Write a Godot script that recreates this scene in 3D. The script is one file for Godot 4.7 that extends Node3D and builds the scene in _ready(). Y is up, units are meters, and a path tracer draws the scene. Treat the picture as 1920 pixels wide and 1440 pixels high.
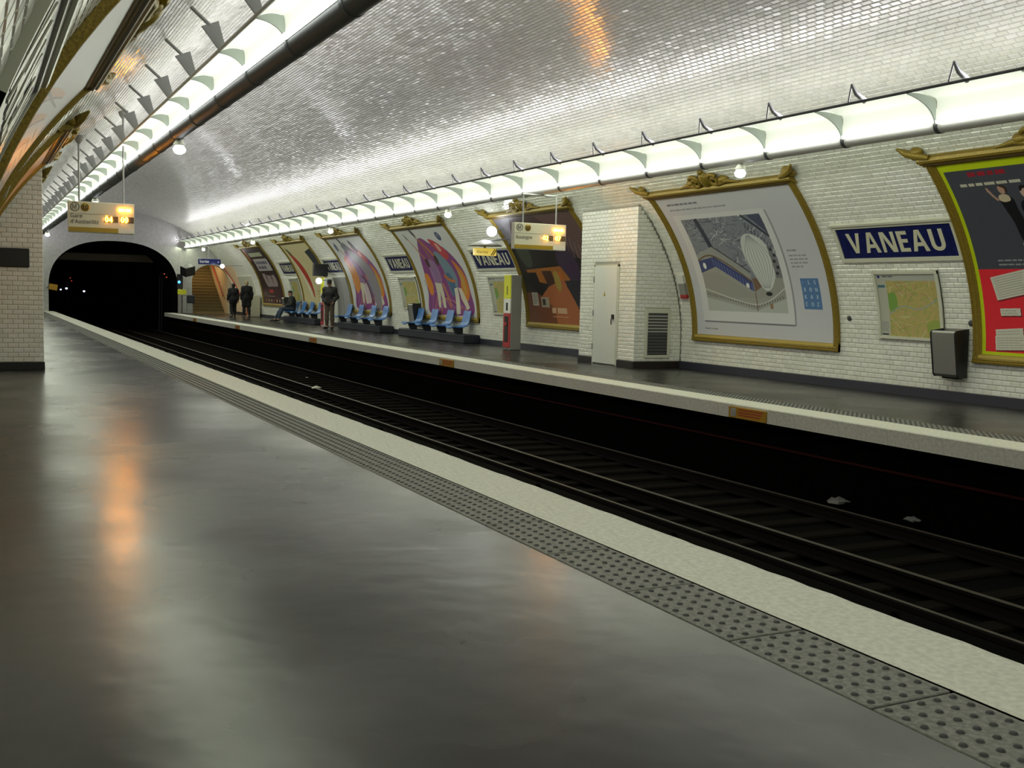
extends Node3D
# A vaulted underground station. Coordinates: X across (camera at 0, tracks to the right), y up from the platform, d metres along the tunnel (Godot z = -d).

const AXIS := 6.4        # middle of the vault
const SPRING := 0.6      # height where the vault's ellipse starts
const RISE := 4.75
const NEAR_D := -4.0
const END_D := 60.0
const EDGE_L := 3.655    # platform edges
const EDGE_R := 9.143
const TRACK_Y := -0.99

var rng := RandomNumberGenerator.new()
var M := {}
var taken := {}
var tables := {}
var cam: Camera3D


func _ready() -> void:
	rng.seed = 7
	make_camera()
	make_environment()
	make_tables()
	make_materials()
	big_lights()
	make_shell()
	make_platforms()
	make_track()
	make_end()
	make_tiles()
	make_luminaires()
	make_kiosk_and_pillar()
	make_right_wall()
	make_left_wall()
	make_seats()
	make_hanging()
	make_totems()
	make_far_end()
	make_litter()
	make_people()


func make_camera() -> void:
	cam = Camera3D.new()
	cam.name = "camera"
	cam.fov = 39.554
	cam.near = 0.05
	cam.far = 300.0
	var back := -Vector3(0.44867, -0.08274, -0.88986)
	cam.transform = Transform3D(Basis(Vector3(0.89357, 0.0243, 0.44828), Vector3(0.01547, 0.99627, -0.08484), back).orthonormalized(), Vector3(0, 1.39, 0))
	add_child(cam)
	cam.current = true


func make_environment() -> void:
	var we := WorldEnvironment.new()
	we.name = "world"
	var e := Environment.new()
	e.background_mode = Environment.BG_COLOR
	e.background_color = Color(0, 0, 0)
	e.tonemap_mode = Environment.TONE_MAPPER_LINEAR
	e.tonemap_exposure = 1.0
	e.sdfgi_enabled = true
	e.ssao_enabled = true
	e.ssil_enabled = true
	we.environment = e
	add_child(we)


# The luminaires' own light: long strips facing up to the vault and down to the platforms, in two-bay lengths, plus added fill strips across the vault.
const PIPE := {1: Vector2(10.2, 3.5), -1: Vector2(2.5, 3.48)}
const BAY := 1.515
const BAY0 := 9.19
const UP_ENERGY := 0.3
const VAULT_FILL_ENERGY := 1.5
const DOWN_ENERGY := 1.25

func big_lights() -> void:
	for sg in [1, -1]:
		var c: Vector2 = PIPE[sg]
		var down := DOWN_ENERGY if sg > 0 else DOWN_ENERGY * 0.5     # the near row's diffusers are the dimmer ones
		for k in range(-4, 17):
			var d: float = BAY0 + (2 * k + 1) * BAY
			if d < -2.0 or d > 59.5:
				continue
			strip_light("uplight", P(c.x - sg * 0.1, c.y + 0.4, d), Vector3(0.35 * sg, 1, 0), Vector2(0.2, 2.9), UP_ENERGY, Color(1, 0.98, 1.0))
			strip_light("vault_fill_light", P(c.x - sg * 0.3, c.y + 0.44, d), Vector3(-1.0 * sg, -0.03, 0), Vector2(0.2, 2.9), VAULT_FILL_ENERGY, Color(1, 0.98, 1.0))  # extra strip, added to brighten the middle of the vault
			strip_light("downlight", P(c.x - sg * 0.3, c.y + 0.02, d), Vector3(-0.35 * sg, -1, 0), Vector2(0.3, 2.9), down, Color(0.965, 1, 0.85))
			strip_light("wall_downlight", P(c.x + sg * 0.2, c.y + 0.0, d), Vector3(0.5 * sg, -1, 0), Vector2(0.2, 2.9), down * 1.1, Color(0.965, 1, 0.85))


func strip_light(called: String, at: Vector3, towards: Vector3, size: Vector2, energy: float, color: Color) -> void:
	var l := AreaLight3D.new()
	l.name = called
	l.area_size = size
	l.light_energy = energy
	l.light_color = color
	l.set("area_range", 40.0)
	l.set("area_attenuation", 2.0)
	l.shadow_enabled = true
	var z := -towards.normalized()
	var y := Vector3(0, 0, 1)
	l.transform = Transform3D(Basis(y.cross(z).normalized(), y, z), at)
	add_child(l, true)


# ---------------------------------------------------------------- coordinates
func P(x: float, y: float, d: float) -> Vector3:
	return Vector3(x, y, -d)


func half_width(sg: int) -> float:
	return 6.45 if sg > 0 else 6.6


# Per side a table of points and inward normals along the wall's section, from the platform up to the crown.
func make_tables() -> void:
	for sg in [1, -1]:
		var a := half_width(sg)
		var pts := PackedVector2Array()
		var nrm := PackedVector2Array()
		var len := PackedFloat32Array()
		pts.append(Vector2(AXIS + sg * a, -0.02)); nrm.append(Vector2(-sg, 0)); len.append(-0.02)
		for i in 401:
			var t := i / 400.0 * PI / 2
			pts.append(Vector2(AXIS + sg * a * cos(t), SPRING + RISE * sin(t)))
			nrm.append(-Vector2(sg * cos(t) / a, sin(t) / RISE).normalized())
			len.append(len[-1] + pts[-1].distance_to(pts[-2]))
		tables[sg] = [pts, nrm, len]


func wall_at(sg: int, s: float) -> Array:   # [point, inward normal] at arc length s
	var t: Array = tables[sg]
	var len: PackedFloat32Array = t[2]
	var i: int = clampi(len.bsearch(s) - 1, 0, len.size() - 2)
	var f: float = (s - len[i]) / (len[i + 1] - len[i])
	return [t[0][i].lerp(t[0][i + 1], f), t[1][i].lerp(t[1][i + 1], clampf(f, 0, 1)).normalized()]


func wall(sg: int, s: float, d: float, off := 0.0) -> Vector3:
	var w := wall_at(sg, s)
	var p: Vector2 = w[0] + w[1] * off
	return P(p.x, p.y, d)


func inward(sg: int, s: float) -> Vector3:
	var n: Vector2 = wall_at(sg, s)[1]
	return Vector3(n.x, n.y, 0)


func s_of(sg: int, y: float) -> float:
	if y <= SPRING:
		return y
	var t := asin(clampf((y - SPRING) / RISE, 0, 1)) / (PI / 2) * 400.0
	var len: PackedFloat32Array = tables[sg][2]
	var i := clampi(int(t), 0, 399)
	return lerpf(len[i + 1], len[i + 2], t - i)


# ---------------------------------------------------------------- mesh helpers
func S() -> SurfaceTool:
	var s := SurfaceTool.new()
	s.begin(Mesh.PRIMITIVE_TRIANGLES)
	s.set_smooth_group(-1)
	return s


func tri(s: SurfaceTool, a: Vector3, b: Vector3, c: Vector3, out: Vector3) -> void:
	var flip := (b - a).cross(c - a).dot(out) > 0
	s.add_vertex(a)
	s.add_vertex(c if flip else b)
	s.add_vertex(b if flip else c)


func quad(s: SurfaceTool, a: Vector3, b: Vector3, c: Vector3, d: Vector3, out: Vector3) -> void:
	tri(s, a, b, c, out)
	tri(s, a, c, d, out)


# rows of points as a surface; uv runs with the columns (u) and rows (v)
func sheet(s: SurfaceTool, rows: Array, out: Vector3, smooth := true, around := false) -> void:
	s.set_smooth_group(0 if smooth else -1)
	var nr := rows.size()
	var nc: int = rows[0].size()
	var flip := false
	var best := 0.0
	for i in nr - 1:
		var k: Vector3 = (rows[i][1] - rows[i][0]).cross(rows[i + 1][0] - rows[i][0])
		if absf(k.dot(out)) > absf(best):
			best = k.dot(out)
	flip = best > 0
	for i in nr - 1:
		for j in (nc if around else nc - 1):
			var j2 := (j + 1) % nc
			var q := [rows[i][j], rows[i][j2], rows[i + 1][j2], rows[i + 1][j]]
			var u := [Vector2(float(j) / (nc - 1), float(i) / (nr - 1)), Vector2(float(j + 1) / (nc - 1), float(i) / (nr - 1)), Vector2(float(j + 1) / (nc - 1), float(i + 1) / (nr - 1)), Vector2(float(j) / (nc - 1), float(i + 1) / (nr - 1))]
			for k in ([0, 2, 1, 0, 3, 2] if flip else [0, 1, 2, 0, 2, 3]):
				s.set_uv(u[k])
				s.add_vertex(q[k])
	s.set_smooth_group(-1)


func box(s: SurfaceTool, c: Vector3, size: Vector3, b := Basis.IDENTITY, bev := 0.0) -> void:
	var h := size / 2
	bev = minf(bev, minf(h.x, minf(h.y, h.z)) * 0.9)
	var ax := [b.x, b.y, b.z]
	for k in 3:
		var u := (k + 1) % 3
		var v := (k + 2) % 3
		for sgn in [-1.0, 1.0]:
			var n: Vector3 = ax[k] * sgn
			var o: Vector3 = c + n * h[k]
			var du: Vector3 = ax[u] * (h[u] - bev)
			var dv: Vector3 = ax[v] * (h[v] - bev)
			quad(s, o - du - dv, o + du - dv, o + du + dv, o - du + dv, n)
	if bev <= 0.0:
		return
	for k in 3:                                    # edges parallel to axis k, then corners
		var u := (k + 1) % 3
		var v := (k + 2) % 3
		for su in [-1.0, 1.0]:
			for sv in [-1.0, 1.0]:
				var e: Vector3 = ax[k] * (h[k] - bev)
				var p: Vector3 = c + ax[u] * su * h[u] + ax[v] * sv * (h[v] - bev)
				var q: Vector3 = c + ax[u] * su * (h[u] - bev) + ax[v] * sv * h[v]
				quad(s, p - e, p + e, q + e, q - e, ax[u] * su + ax[v] * sv)
	for sx in [-1.0, 1.0]:
		for sy in [-1.0, 1.0]:
			for sz in [-1.0, 1.0]:
				var o := Vector3(sx, sy, sz)
				var f := func(k: int) -> Vector3:
					var r := c
					for m in 3:
						r += ax[m] * o[m] * (h[m] - (0.0 if m == k else bev))
					return r
				tri(s, f.call(0), f.call(1), f.call(2), b * o)


func wbox(s: SurfaceTool, x0: float, x1: float, y0: float, y1: float, d0: float, d1: float, bev := 0.0) -> void:
	box(s, P((x0 + x1) / 2, (y0 + y1) / 2, (d0 + d1) / 2), Vector3(absf(x1 - x0), absf(y1 - y0), absf(d1 - d0)), Basis.IDENTITY, bev)


func tube(s: SurfaceTool, pts: Array, r, n := 10, caps := true) -> void:
	var rows := []
	var side := Vector3.ZERO
	for i in pts.size():
		var t: Vector3 = (pts[mini(i + 1, pts.size() - 1)] - pts[maxi(i - 1, 0)]).normalized()
		if side == Vector3.ZERO:
			side = t.cross(Vector3.UP if absf(t.y) < 0.9 else Vector3.RIGHT).normalized()
		side = (side - t * side.dot(t)).normalized()
		var up := t.cross(side)
		var rr: float = r[i] if r is Array else r
		var row := []
		for k in n:
			var a := TAU * k / n
			row.append(pts[i] + (side * cos(a) + up * sin(a)) * rr)
		rows.append(row)
	s.set_smooth_group(0)
	for i in rows.size() - 1:
		for k in n:
			var k2 := (k + 1) % n
			quad(s, rows[i][k], rows[i][k2], rows[i + 1][k2], rows[i + 1][k], (rows[i][k] + rows[i][k2] + rows[i + 1][k]) / 3 - (pts[i] * 2 + pts[i + 1]) / 3)
	s.set_smooth_group(-1)
	if caps:
		for e in [0, rows.size() - 1]:
			var o: Vector3 = (pts[0] - pts[1]) if e == 0 else (pts[-1] - pts[-2])
			for k in n:
				tri(s, pts[e], rows[e][k], rows[e][(k + 1) % n], o)


# profile of (radius, height) turned round the y axis of xf
func lathe(s: SurfaceTool, prof: Array, xf: Transform3D, n := 16, smooth := true) -> void:
	s.set_smooth_group(0 if smooth else -1)
	for i in prof.size() - 1:
		var a: Vector2 = prof[i]
		var b: Vector2 = prof[i + 1]
		for k in n:
			var t0 := TAU * k / n
			var t1 := TAU * (k + 1) / n
			var f := func(p: Vector2, t: float) -> Vector3: return xf * Vector3(p.x * cos(t), p.y, p.x * sin(t))
			var e := b - a
			var tm := (t0 + t1) / 2
			var out := xf.basis * Vector3(e.y * cos(tm), -e.x, e.y * sin(tm))
			if a.x > 1e-5:
				tri(s, f.call(a, t0), f.call(a, t1), f.call(b, t1), out)
			if b.x > 1e-5:
				tri(s, f.call(a, t0), f.call(b, t1), f.call(b, t0), out)
	s.set_smooth_group(-1)


# a polygon swept through a list of frames: f(p2, t) gives the point of polygon corner p2 at t
func sweep(s: SurfaceTool, poly: PackedVector2Array, f: Callable, ts: Array, smooth_along := false) -> void:
	var area := 0.0
	for i in poly.size():
		area += poly[i].cross(poly[(i + 1) % poly.size()])
	for i in poly.size():
		var a := poly[i]
		var b := poly[(i + 1) % poly.size()]
		var nn := Vector2((b - a).y, -(b - a).x) * signf(area)
		for k in ts.size() - 1:
			var m: Vector3 = f.call((a + b) / 2, ts[k])
			var out: Vector3 = f.call((a + b) / 2 + nn.normalized() * 0.001, ts[k]) - m
			quad(s, f.call(a, ts[k]), f.call(b, ts[k]), f.call(b, ts[k + 1]), f.call(a, ts[k + 1]), out)
	var ids := Geometry2D.triangulate_polygon(poly)
	for e in [[ts[0], ts[1]], [ts[-1], ts[-2]]]:
		var mid := Vector2.ZERO
		for p in poly:
			mid += p / poly.size()
		var out: Vector3 = f.call(mid, e[0]) - f.call(mid, e[1])
		for i in range(0, ids.size(), 3):
			tri(s, f.call(poly[ids[i]], e[0]), f.call(poly[ids[i + 1]], e[0]), f.call(poly[ids[i + 2]], e[0]), out)


# a slab that follows the wall's curve
func wall_slab(s: SurfaceTool, sg: int, s0: float, s1: float, d0: float, d1: float, o0: float, o1: float, n := 12) -> void:
	var rows := []
	var back := []
	for i in n + 1:
		var q := lerpf(s1, s0, float(i) / n)
		var a := d1 if sg > 0 else d0
		var b := d0 if sg > 0 else d1
		rows.append([wall(sg, q, a, o1), wall(sg, q, b, o1)])
		back.append([wall(sg, q, a, o0), wall(sg, q, b, o0)])
	sheet(s, rows, inward(sg, (s0 + s1) / 2))
	sheet(s, back, -inward(sg, (s0 + s1) / 2))
	for i in n:
		for j in 2:
			quad(s, rows[i][j], rows[i + 1][j], back[i + 1][j], back[i][j], rows[i][j] - rows[i][1 - j])
	quad(s, rows[0][0], rows[0][1], back[0][1], back[0][0], rows[0][0] - rows[1][0])
	quad(s, rows[n][0], rows[n][1], back[n][1], back[n][0], rows[n][0] - rows[n - 1][0])


# ---------------------------------------------------------------- scene helpers
func numbered(called: String) -> String:
	taken[called] = taken.get(called, -1) + 1
	return called if taken[called] == 0 else "%s_%03d" % [called, taken[called]]


func tag(o: Node, label := "", category := "", group := "", kind := "") -> void:
	if label: o.set_meta("label", label)
	if category: o.set_meta("category", category)
	if group: o.set_meta("group", group)
	if kind: o.set_meta("kind", kind)


func thing(called: String, at: Vector3, label: String, category: String, group := "") -> Node3D:
	var o := Node3D.new()
	o.name = numbered(called)
	add_child(o)
	o.position = at
	tag(o, label, category, group)
	return o


# one mesh; its points are in the place's own coordinates whatever its parent
func obj(called: String, st, mat: Material, parent: Node = null) -> MeshInstance3D:
	var o := MeshInstance3D.new()
	if st is SurfaceTool:
		st.generate_normals()
		st.index()
		o.mesh = st.commit()
	else:
		o.mesh = st
	o.material_override = mat
	if parent == null or parent == self:
		o.name = numbered(called)
		add_child(o)
	else:
		o.name = called
		parent.add_child(o, true)
		o.transform = parent.global_transform.affine_inverse()
	return o


func struct(called: String, st: SurfaceTool, mat: Material, parent: Node = null) -> MeshInstance3D:
	var o := obj(called, st, mat, parent)
	if parent == null:
		o.set_meta("kind", "structure")
	return o


func dup(o: Node3D, at: Vector3, label := "", turn = null) -> Node3D:
	var c: Node3D = o.duplicate()
	c.name = numbered(o.name.rstrip("0123456789_"))
	add_child(c)
	c.position = at
	if turn != null:
		c.rotation.y = turn
	if label:
		c.set_meta("label", label)
	return c


func mat(color: Color, rough := 0.6, metal := 0.0) -> StandardMaterial3D:
	var m := StandardMaterial3D.new()
	m.albedo_color = color
	m.roughness = rough
	m.metallic = metal
	return m


func lin(r: float, g: float, b: float) -> Color:
	return Color(r, g, b).linear_to_srgb()


func glow(color: Color, energy: float) -> StandardMaterial3D:
	var m := mat(Color(0.9, 0.9, 0.9), 0.5)
	m.emission_enabled = true
	m.emission = color
	m.emission_energy_multiplier = energy
	return m


func noise_tex(freq: float, seed_: int, lo: float, hi: float, size := 512, tint := Color(1, 1, 1), octaves := 4, normal := false) -> ImageTexture:
	var n := FastNoiseLite.new()
	n.seed = seed_
	n.frequency = freq
	n.fractal_octaves = octaves
	var im := n.get_seamless_image(size, size)
	im.convert(Image.FORMAT_RGB8)
	if normal:
		im.bump_map_to_normal_map(2.0)
	else:
		for y in size:
			for x in size:
				var v := lerpf(lo, hi, im.get_pixel(x, y).r)
				im.set_pixel(x, y, Color(v * tint.r, v * tint.g, v * tint.b))
	return ImageTexture.create_from_image(im)


func relief(freq: float, seed_: int, size: int) -> ImageTexture:   # heights in floating point, so that slopes stay smooth
	var n := FastNoiseLite.new()
	n.seed = seed_
	n.frequency = freq
	n.fractal_octaves = 3
	n.fractal_gain = 0.5
	var im := Image.create_empty(size, size, false, Image.FORMAT_RF)
	for y in size:
		for x in size:
			var v := n.get_noise_2d(x, y)
			var fx := clampf((x - size + 96) / 96.0, 0, 1)
			var fy := clampf((y - size + 96) / 96.0, 0, 1)
			if fx > 0 or fy > 0:                       # run into the other edge
				v = lerpf(lerpf(v, n.get_noise_2d(x - size, y), fx), lerpf(n.get_noise_2d(x, y - size), n.get_noise_2d(x - size, y - size), fx), fy)
			v = v * 0.5 + 0.5
			im.set_pixel(x, y, Color(v, v, v))
	return ImageTexture.create_from_image(im)


func triplanar(m: StandardMaterial3D, scale: float) -> StandardMaterial3D:
	m.uv1_triplanar = true
	m.uv1_world_triplanar = true
	m.uv1_scale = Vector3.ONE * scale
	return m


func make_materials() -> void:
	M.tile = mat(lin(0.77, 0.77, 0.73), 0.16)
	M.tile.vertex_color_use_as_albedo = true
	M.tile_one = mat(lin(0.77, 0.77, 0.72), 0.16)
	M.tile_two = mat(lin(0.73, 0.73, 0.67), 0.2)
	M.tile_three = mat(lin(0.79, 0.79, 0.76), 0.13)
	M.grout = mat(lin(0.33, 0.32, 0.28), 0.8)
	M.plaster = triplanar(mat(lin(0.9, 0.9, 0.9), 0.5), 0.7)
	M.plaster.albedo_texture = noise_tex(0.02, 3, 0.72, 0.8, 256)
	M.floor = triplanar(mat(Color(1, 1, 1), 1.0), 0.2)
	M.floor.albedo_texture = noise_tex(0.03, 11, 0.09, 0.165, 512, Color(1.0, 1.0, 0.97))
	M.floor.roughness_texture = noise_tex(0.02, 12, 0.19, 0.33, 512)
	M.floor.uv1_scale = Vector3.ONE * 0.05
	M.floor.uv1_offset = Vector3(0.3, 0.3, 0.3)
	M.floor.metallic_specular = 0.42
	M.floor.heightmap_enabled = true
	M.floor.heightmap_texture = relief(0.07, 13, 1024)
	M.floor.heightmap_scale = 0.16
	M.white_paint = triplanar(mat(lin(0.78, 0.77, 0.68), 0.6), 1.3)
	M.white_paint.albedo_texture = noise_tex(0.03, 21, 0.86, 1.0, 512)
	M.white_face = triplanar(mat(lin(0.55, 0.54, 0.48), 0.7), 0.9)
	M.white_face.albedo_texture = noise_tex(0.04, 22, 0.7, 1.0, 256)
	M.slab = triplanar(mat(lin(0.25, 0.25, 0.225), 0.55), 2.2)
	M.slab.albedo_texture = noise_tex(0.05, 23, 0.65, 1.0, 256)
	M.stud = mat(lin(0.022, 0.022, 0.024), 0.5)
	M.joint = mat(lin(0.02, 0.02, 0.022), 0.8)
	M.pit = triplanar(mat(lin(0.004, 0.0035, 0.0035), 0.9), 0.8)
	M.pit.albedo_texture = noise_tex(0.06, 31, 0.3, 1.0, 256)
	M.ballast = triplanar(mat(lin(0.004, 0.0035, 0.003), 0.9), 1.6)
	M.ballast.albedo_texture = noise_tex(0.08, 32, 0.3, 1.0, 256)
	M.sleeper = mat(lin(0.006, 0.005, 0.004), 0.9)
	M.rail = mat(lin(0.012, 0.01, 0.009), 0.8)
	M.rail_top = mat(lin(0.06, 0.05, 0.035), 0.5, 0.4)
	M.skirt = mat(lin(0.035, 0.036, 0.055), 0.4)
	M.skirt_dark = mat(lin(0.018, 0.012, 0.012), 0.4)
	M.tunnel = mat(lin(0.012, 0.012, 0.013), 0.95)
	M.pipe = mat(lin(0.6, 0.6, 0.54), 0.4)
	M.pipe_dark = mat(lin(0.06, 0.065, 0.065), 0.5)
	M.steel = mat(lin(0.35, 0.36, 0.37), 0.4, 0.5)
	M.panel = glow(Color(0.97, 1.0, 0.88), 0.5)
	M.tube = glow(Color(0.98, 1.0, 0.98), 4.0)
	M.fin = mat(lin(0.42, 0.47, 0.42), 0.5)
	M.bulb = glow(Color(0.95, 0.98, 1.0), 3.5)
	M.gold = triplanar(mat(lin(0.42, 0.29, 0.035), 0.42, 0.25), 3.0)
	M.gold.albedo_texture = noise_tex(0.05, 41, 0.6, 1.0, 256)
	M.gold_light = mat(lin(0.62, 0.47, 0.12), 0.35, 0.25)
	M.gold_dark = mat(lin(0.09, 0.055, 0.012), 0.5, 0.2)
	M.sign_blue = triplanar(mat(lin(0.012, 0.018, 0.13), 0.18), 2.0)
	M.sign_blue.albedo_texture = noise_tex(0.04, 42, 0.7, 1.0, 128)
	M.ivory = mat(lin(0.62, 0.60, 0.46), 0.25)
	M.border = mat(lin(0.60, 0.60, 0.50), 0.25)
	M.door_white = mat(lin(0.66, 0.67, 0.63), 0.35)
	M.black = mat(lin(0.012, 0.012, 0.014), 0.4)
	M.dark_grey = mat(lin(0.06, 0.06, 0.065), 0.5)
	M.grey = mat(lin(0.28, 0.28, 0.27), 0.45)
	M.inox = mat(lin(0.42, 0.42, 0.40), 0.32, 0.85)
	M.seat_blue = mat(lin(0.05, 0.17, 0.46), 0.3)
	M.seat_base = mat(lin(0.015, 0.016, 0.03), 0.6)
	M.yellow = mat(lin(0.72, 0.72, 0.02), 0.4)
	M.orange_plate = mat(lin(0.42, 0.23, 0.01), 0.5)
	M.red = mat(lin(0.42, 0.03, 0.035), 0.4)
	M.white = mat(lin(0.75, 0.75, 0.72), 0.4)
	M.paper = mat(lin(0.7, 0.68, 0.62), 0.8)
	M.cream = mat(lin(0.66, 0.63, 0.50), 0.45)
	M.ochre = mat(lin(0.36, 0.24, 0.015), 0.45)
	M.led = glow(Color(1.0, 0.6, 0.06), 110.0)
	M.blue_light = glow(Color(0.1, 0.55, 1.0), 4.0)
	M.tunnel_lamp = glow(Color(0.85, 0.9, 1.0), 3.0)
	M.red_lamp = glow(Color(1.0, 0.35, 0.15), 1.5)
	M.stair = mat(lin(0.22, 0.17, 0.07), 0.6)
	M.nosing = mat(lin(0.10, 0.075, 0.04), 0.6)
	M.stair_wall = mat(lin(0.74, 0.6, 0.42), 0.5)
	M.peach = mat(lin(0.8, 0.6, 0.4), 0.5)  # warm stair light put into the paint
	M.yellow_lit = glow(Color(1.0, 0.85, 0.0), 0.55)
	M.rust = mat(lin(0.03, 0.007, 0.006), 0.7)
	for m in [M.pit, M.ballast, M.sleeper, M.rail, M.tunnel, M.rust]:
		m.metallic_specular = 0.12
	M.glass = mat(Color(0.9, 0.95, 0.9, 0.08), 0.05)
	M.glass.transparency = BaseMaterial3D.TRANSPARENCY_ALPHA


# ---------------------------------------------------------------- the room
const BREAK_Y := 3.62    # where the walls become the ceiling

func shell_piece(called: String, path: Array, d0: float, d1: float) -> MeshInstance3D:   # path: [side, s] points of the section
	var s := S()
	var inner := []
	var outer := []
	for p in path:
		inner.append([wall(p[0], p[1], d0, -0.012), wall(p[0], p[1], d1, -0.012)])
		outer.append([wall(p[0], p[1], d0, -0.4), wall(p[0], p[1], d1, -0.4)])
	var m: int = path.size() / 2
	var n := inward(path[m][0], path[m][1])
	sheet(s, inner, n)
	sheet(s, outer, -n)
	for i in path.size() - 1:
		for j in 2:
			quad(s, inner[i][j], inner[i + 1][j], outer[i + 1][j], outer[i][j], inner[i][j] - inner[i][1 - j])
	for e in [0, path.size() - 1]:
		quad(s, inner[e][0], inner[e][1], outer[e][1], outer[e][0], inner[e][0] - inner[absi(e - 1)][0])
	return struct(called, s, M.grout)


var shell := {}

func make_shell() -> void:
	var right := []
	var left := []
	var vault := []
	for i in 25:
		right.append([1, lerpf(-0.02, s_of(1, BREAK_Y), i / 24.0)])
		left.append([-1, lerpf(-0.02, s_of(-1, BREAK_Y), i / 24.0)])
	var top_r: float = tables[1][2][-1]
	var top_l: float = tables[-1][2][-1]
	for i in 31:
		vault.append([1, lerpf(s_of(1, BREAK_Y), top_r, i / 30.0)])
	for i in range(30, -1, -1):
		vault.append([-1, lerpf(s_of(-1, BREAK_Y), top_l, i / 30.0)])
	shell.right = shell_piece("wall_right", right, NEAR_D, END_D + 0.1)
	shell.left = shell_piece("wall_left", left, 1.0, END_D + 0.1)
	shell.top = shell_piece("ceiling", vault, NEAR_D, END_D + 0.1)
	# the passage mouth that the photograph is taken from
	var s := S()
	wbox(s, -2.9, -2.6, -0.3, 3.9, NEAR_D, 1.3)
	struct("wall_passage", s, M.plaster)
	s = S()
	wbox(s, -2.6, -0.22, -0.1, 3.9, 1.02, 1.3)
	wbox(s, -0.22, 0.1, 2.3, 3.9, 1.02, 1.3)
	struct("wall_passage_side", s, M.plaster)
	s = S()
	wbox(s, -2.6, 1.7, 3.62, 3.9, NEAR_D, 1.02)
	struct("ceiling_passage", s, M.plaster)
	s = S()
	wbox(s, -3.0, 13.4, -1.5, 5.8, NEAR_D - 0.3, NEAR_D)
	struct("wall_near", s, M.plaster)


func coping(called: String, x_edge: float, x_in: float, y_top: float, thick: float) -> void:   # painted edge stones with a chipped arris
	var s := S()
	var top := []
	var n := 420
	var sgn := signf(x_edge - x_in)
	for i in n + 1:
		var d := lerpf(NEAR_D, END_D, float(i) / n)
		var j := rng.randf_range(-0.012, 0.004) * sgn
		var r := 0.012
		top.append([P(x_in, y_top, d), P(x_edge - sgn * r + j, y_top, d), P(x_edge + j, y_top - r, d), P(x_edge + j * 0.6, y_top - thick, d)])
	sheet(s, top, Vector3.UP, false)
	quad(s, P(x_edge, y_top - thick, NEAR_D), P(x_edge, y_top - thick, END_D), P(x_in, y_top - thick, END_D), P(x_in, y_top - thick, NEAR_D), Vector3.DOWN)
	quad(s, P(x_in, y_top, NEAR_D), P(x_edge, y_top, NEAR_D), P(x_edge, y_top - thick, NEAR_D), P(x_in, y_top - thick, NEAR_D), Vector3(0, 0, 1))
	struct(called, s, M.white_paint)


func make_platforms() -> void:
	var s := S()
	wbox(s, -2.6, 2.732, -0.3, 0.0, NEAR_D, END_D)
	struct("floor", s, M.floor)
	s = S()
	wbox(s, 10.06, 12.95, -0.3, 0.0, NEAR_D, END_D)
	struct("floor_opposite", s, M.floor)
	coping("trim_1", EDGE_L, 3.143, 0.004, 0.18)
	coping("trim_2", EDGE_R, 9.643, 0.004, 0.19)
	s = S()                                                    # the pit walls below the edges
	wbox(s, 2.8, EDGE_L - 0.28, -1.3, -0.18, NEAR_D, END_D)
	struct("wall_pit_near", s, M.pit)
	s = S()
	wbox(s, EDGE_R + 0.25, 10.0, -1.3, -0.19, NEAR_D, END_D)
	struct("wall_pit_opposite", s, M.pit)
	# tactile strips: ribbed slabs, each with its studs
	for side in [0, 1]:
		var x0: float = [2.732, 9.643][side]
		var x1: float = [3.143, 10.06][side]
		var bed := S()
		wbox(bed, x0, x1, -0.3, -0.012, NEAR_D, END_D)
		var strip := struct(["trim_3", "trim_4"][side], bed, M.joint)
		var pitch := 0.7807
		var slab := S()
		wbox(slab, x0 + 0.011, x1 - 0.004, -0.03, 0.001, -pitch / 2 + 0.006, pitch / 2 - 0.006, 0.004)
		slab.generate_normals()
		var slab_mesh := slab.commit()
		var studs := S()
		for i in 10:
			for j in 5:
				var c := P(x0 + 0.052 + j * 0.078, 0.0005, -pitch / 2 + 0.042 + i * 0.0776)
				lathe(studs, [Vector2(0, 0.0075), Vector2(0.011, 0.0072), Vector2(0.0165, 0.0)], Transform3D(Basis.IDENTITY, c), 10)
		studs.generate_normals()
		var stud_mesh := studs.commit()
		var k := -8
		while 2.6286 + (k + 0.5) * pitch < END_D - 0.4:
			var d := 2.6286 + (k + 0.5) * pitch
			if d > NEAR_D + 0.4:
				var o := obj("tactile_slab", slab_mesh, M.slab, strip)
				o.position += Vector3(0, rng.randf_range(-0.001, 0.001), -d)
				var t := obj("studs", stud_mesh, M.stud, o)
				t.transform = Transform3D.IDENTITY
			k += 1
	# skirtings
	s = S()
	wall_slab(s, 1, 0.0, 0.135, NEAR_D, 17.9, -0.01, 0.03, 1)
	wall_slab(s, 1, 0.0, 0.135, 20.07, END_D, -0.01, 0.03, 1)
	struct("baseboard_right", s, M.skirt)
	s = S()
	wall_slab(s, -1, 0.0, 0.12, 1.3, 18.9, -0.01, 0.03, 1)
	wall_slab(s, -1, 0.0, 0.12, 20.9, END_D, -0.01, 0.03, 1)
	struct("baseboard_left", s, M.skirt_dark)


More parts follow.
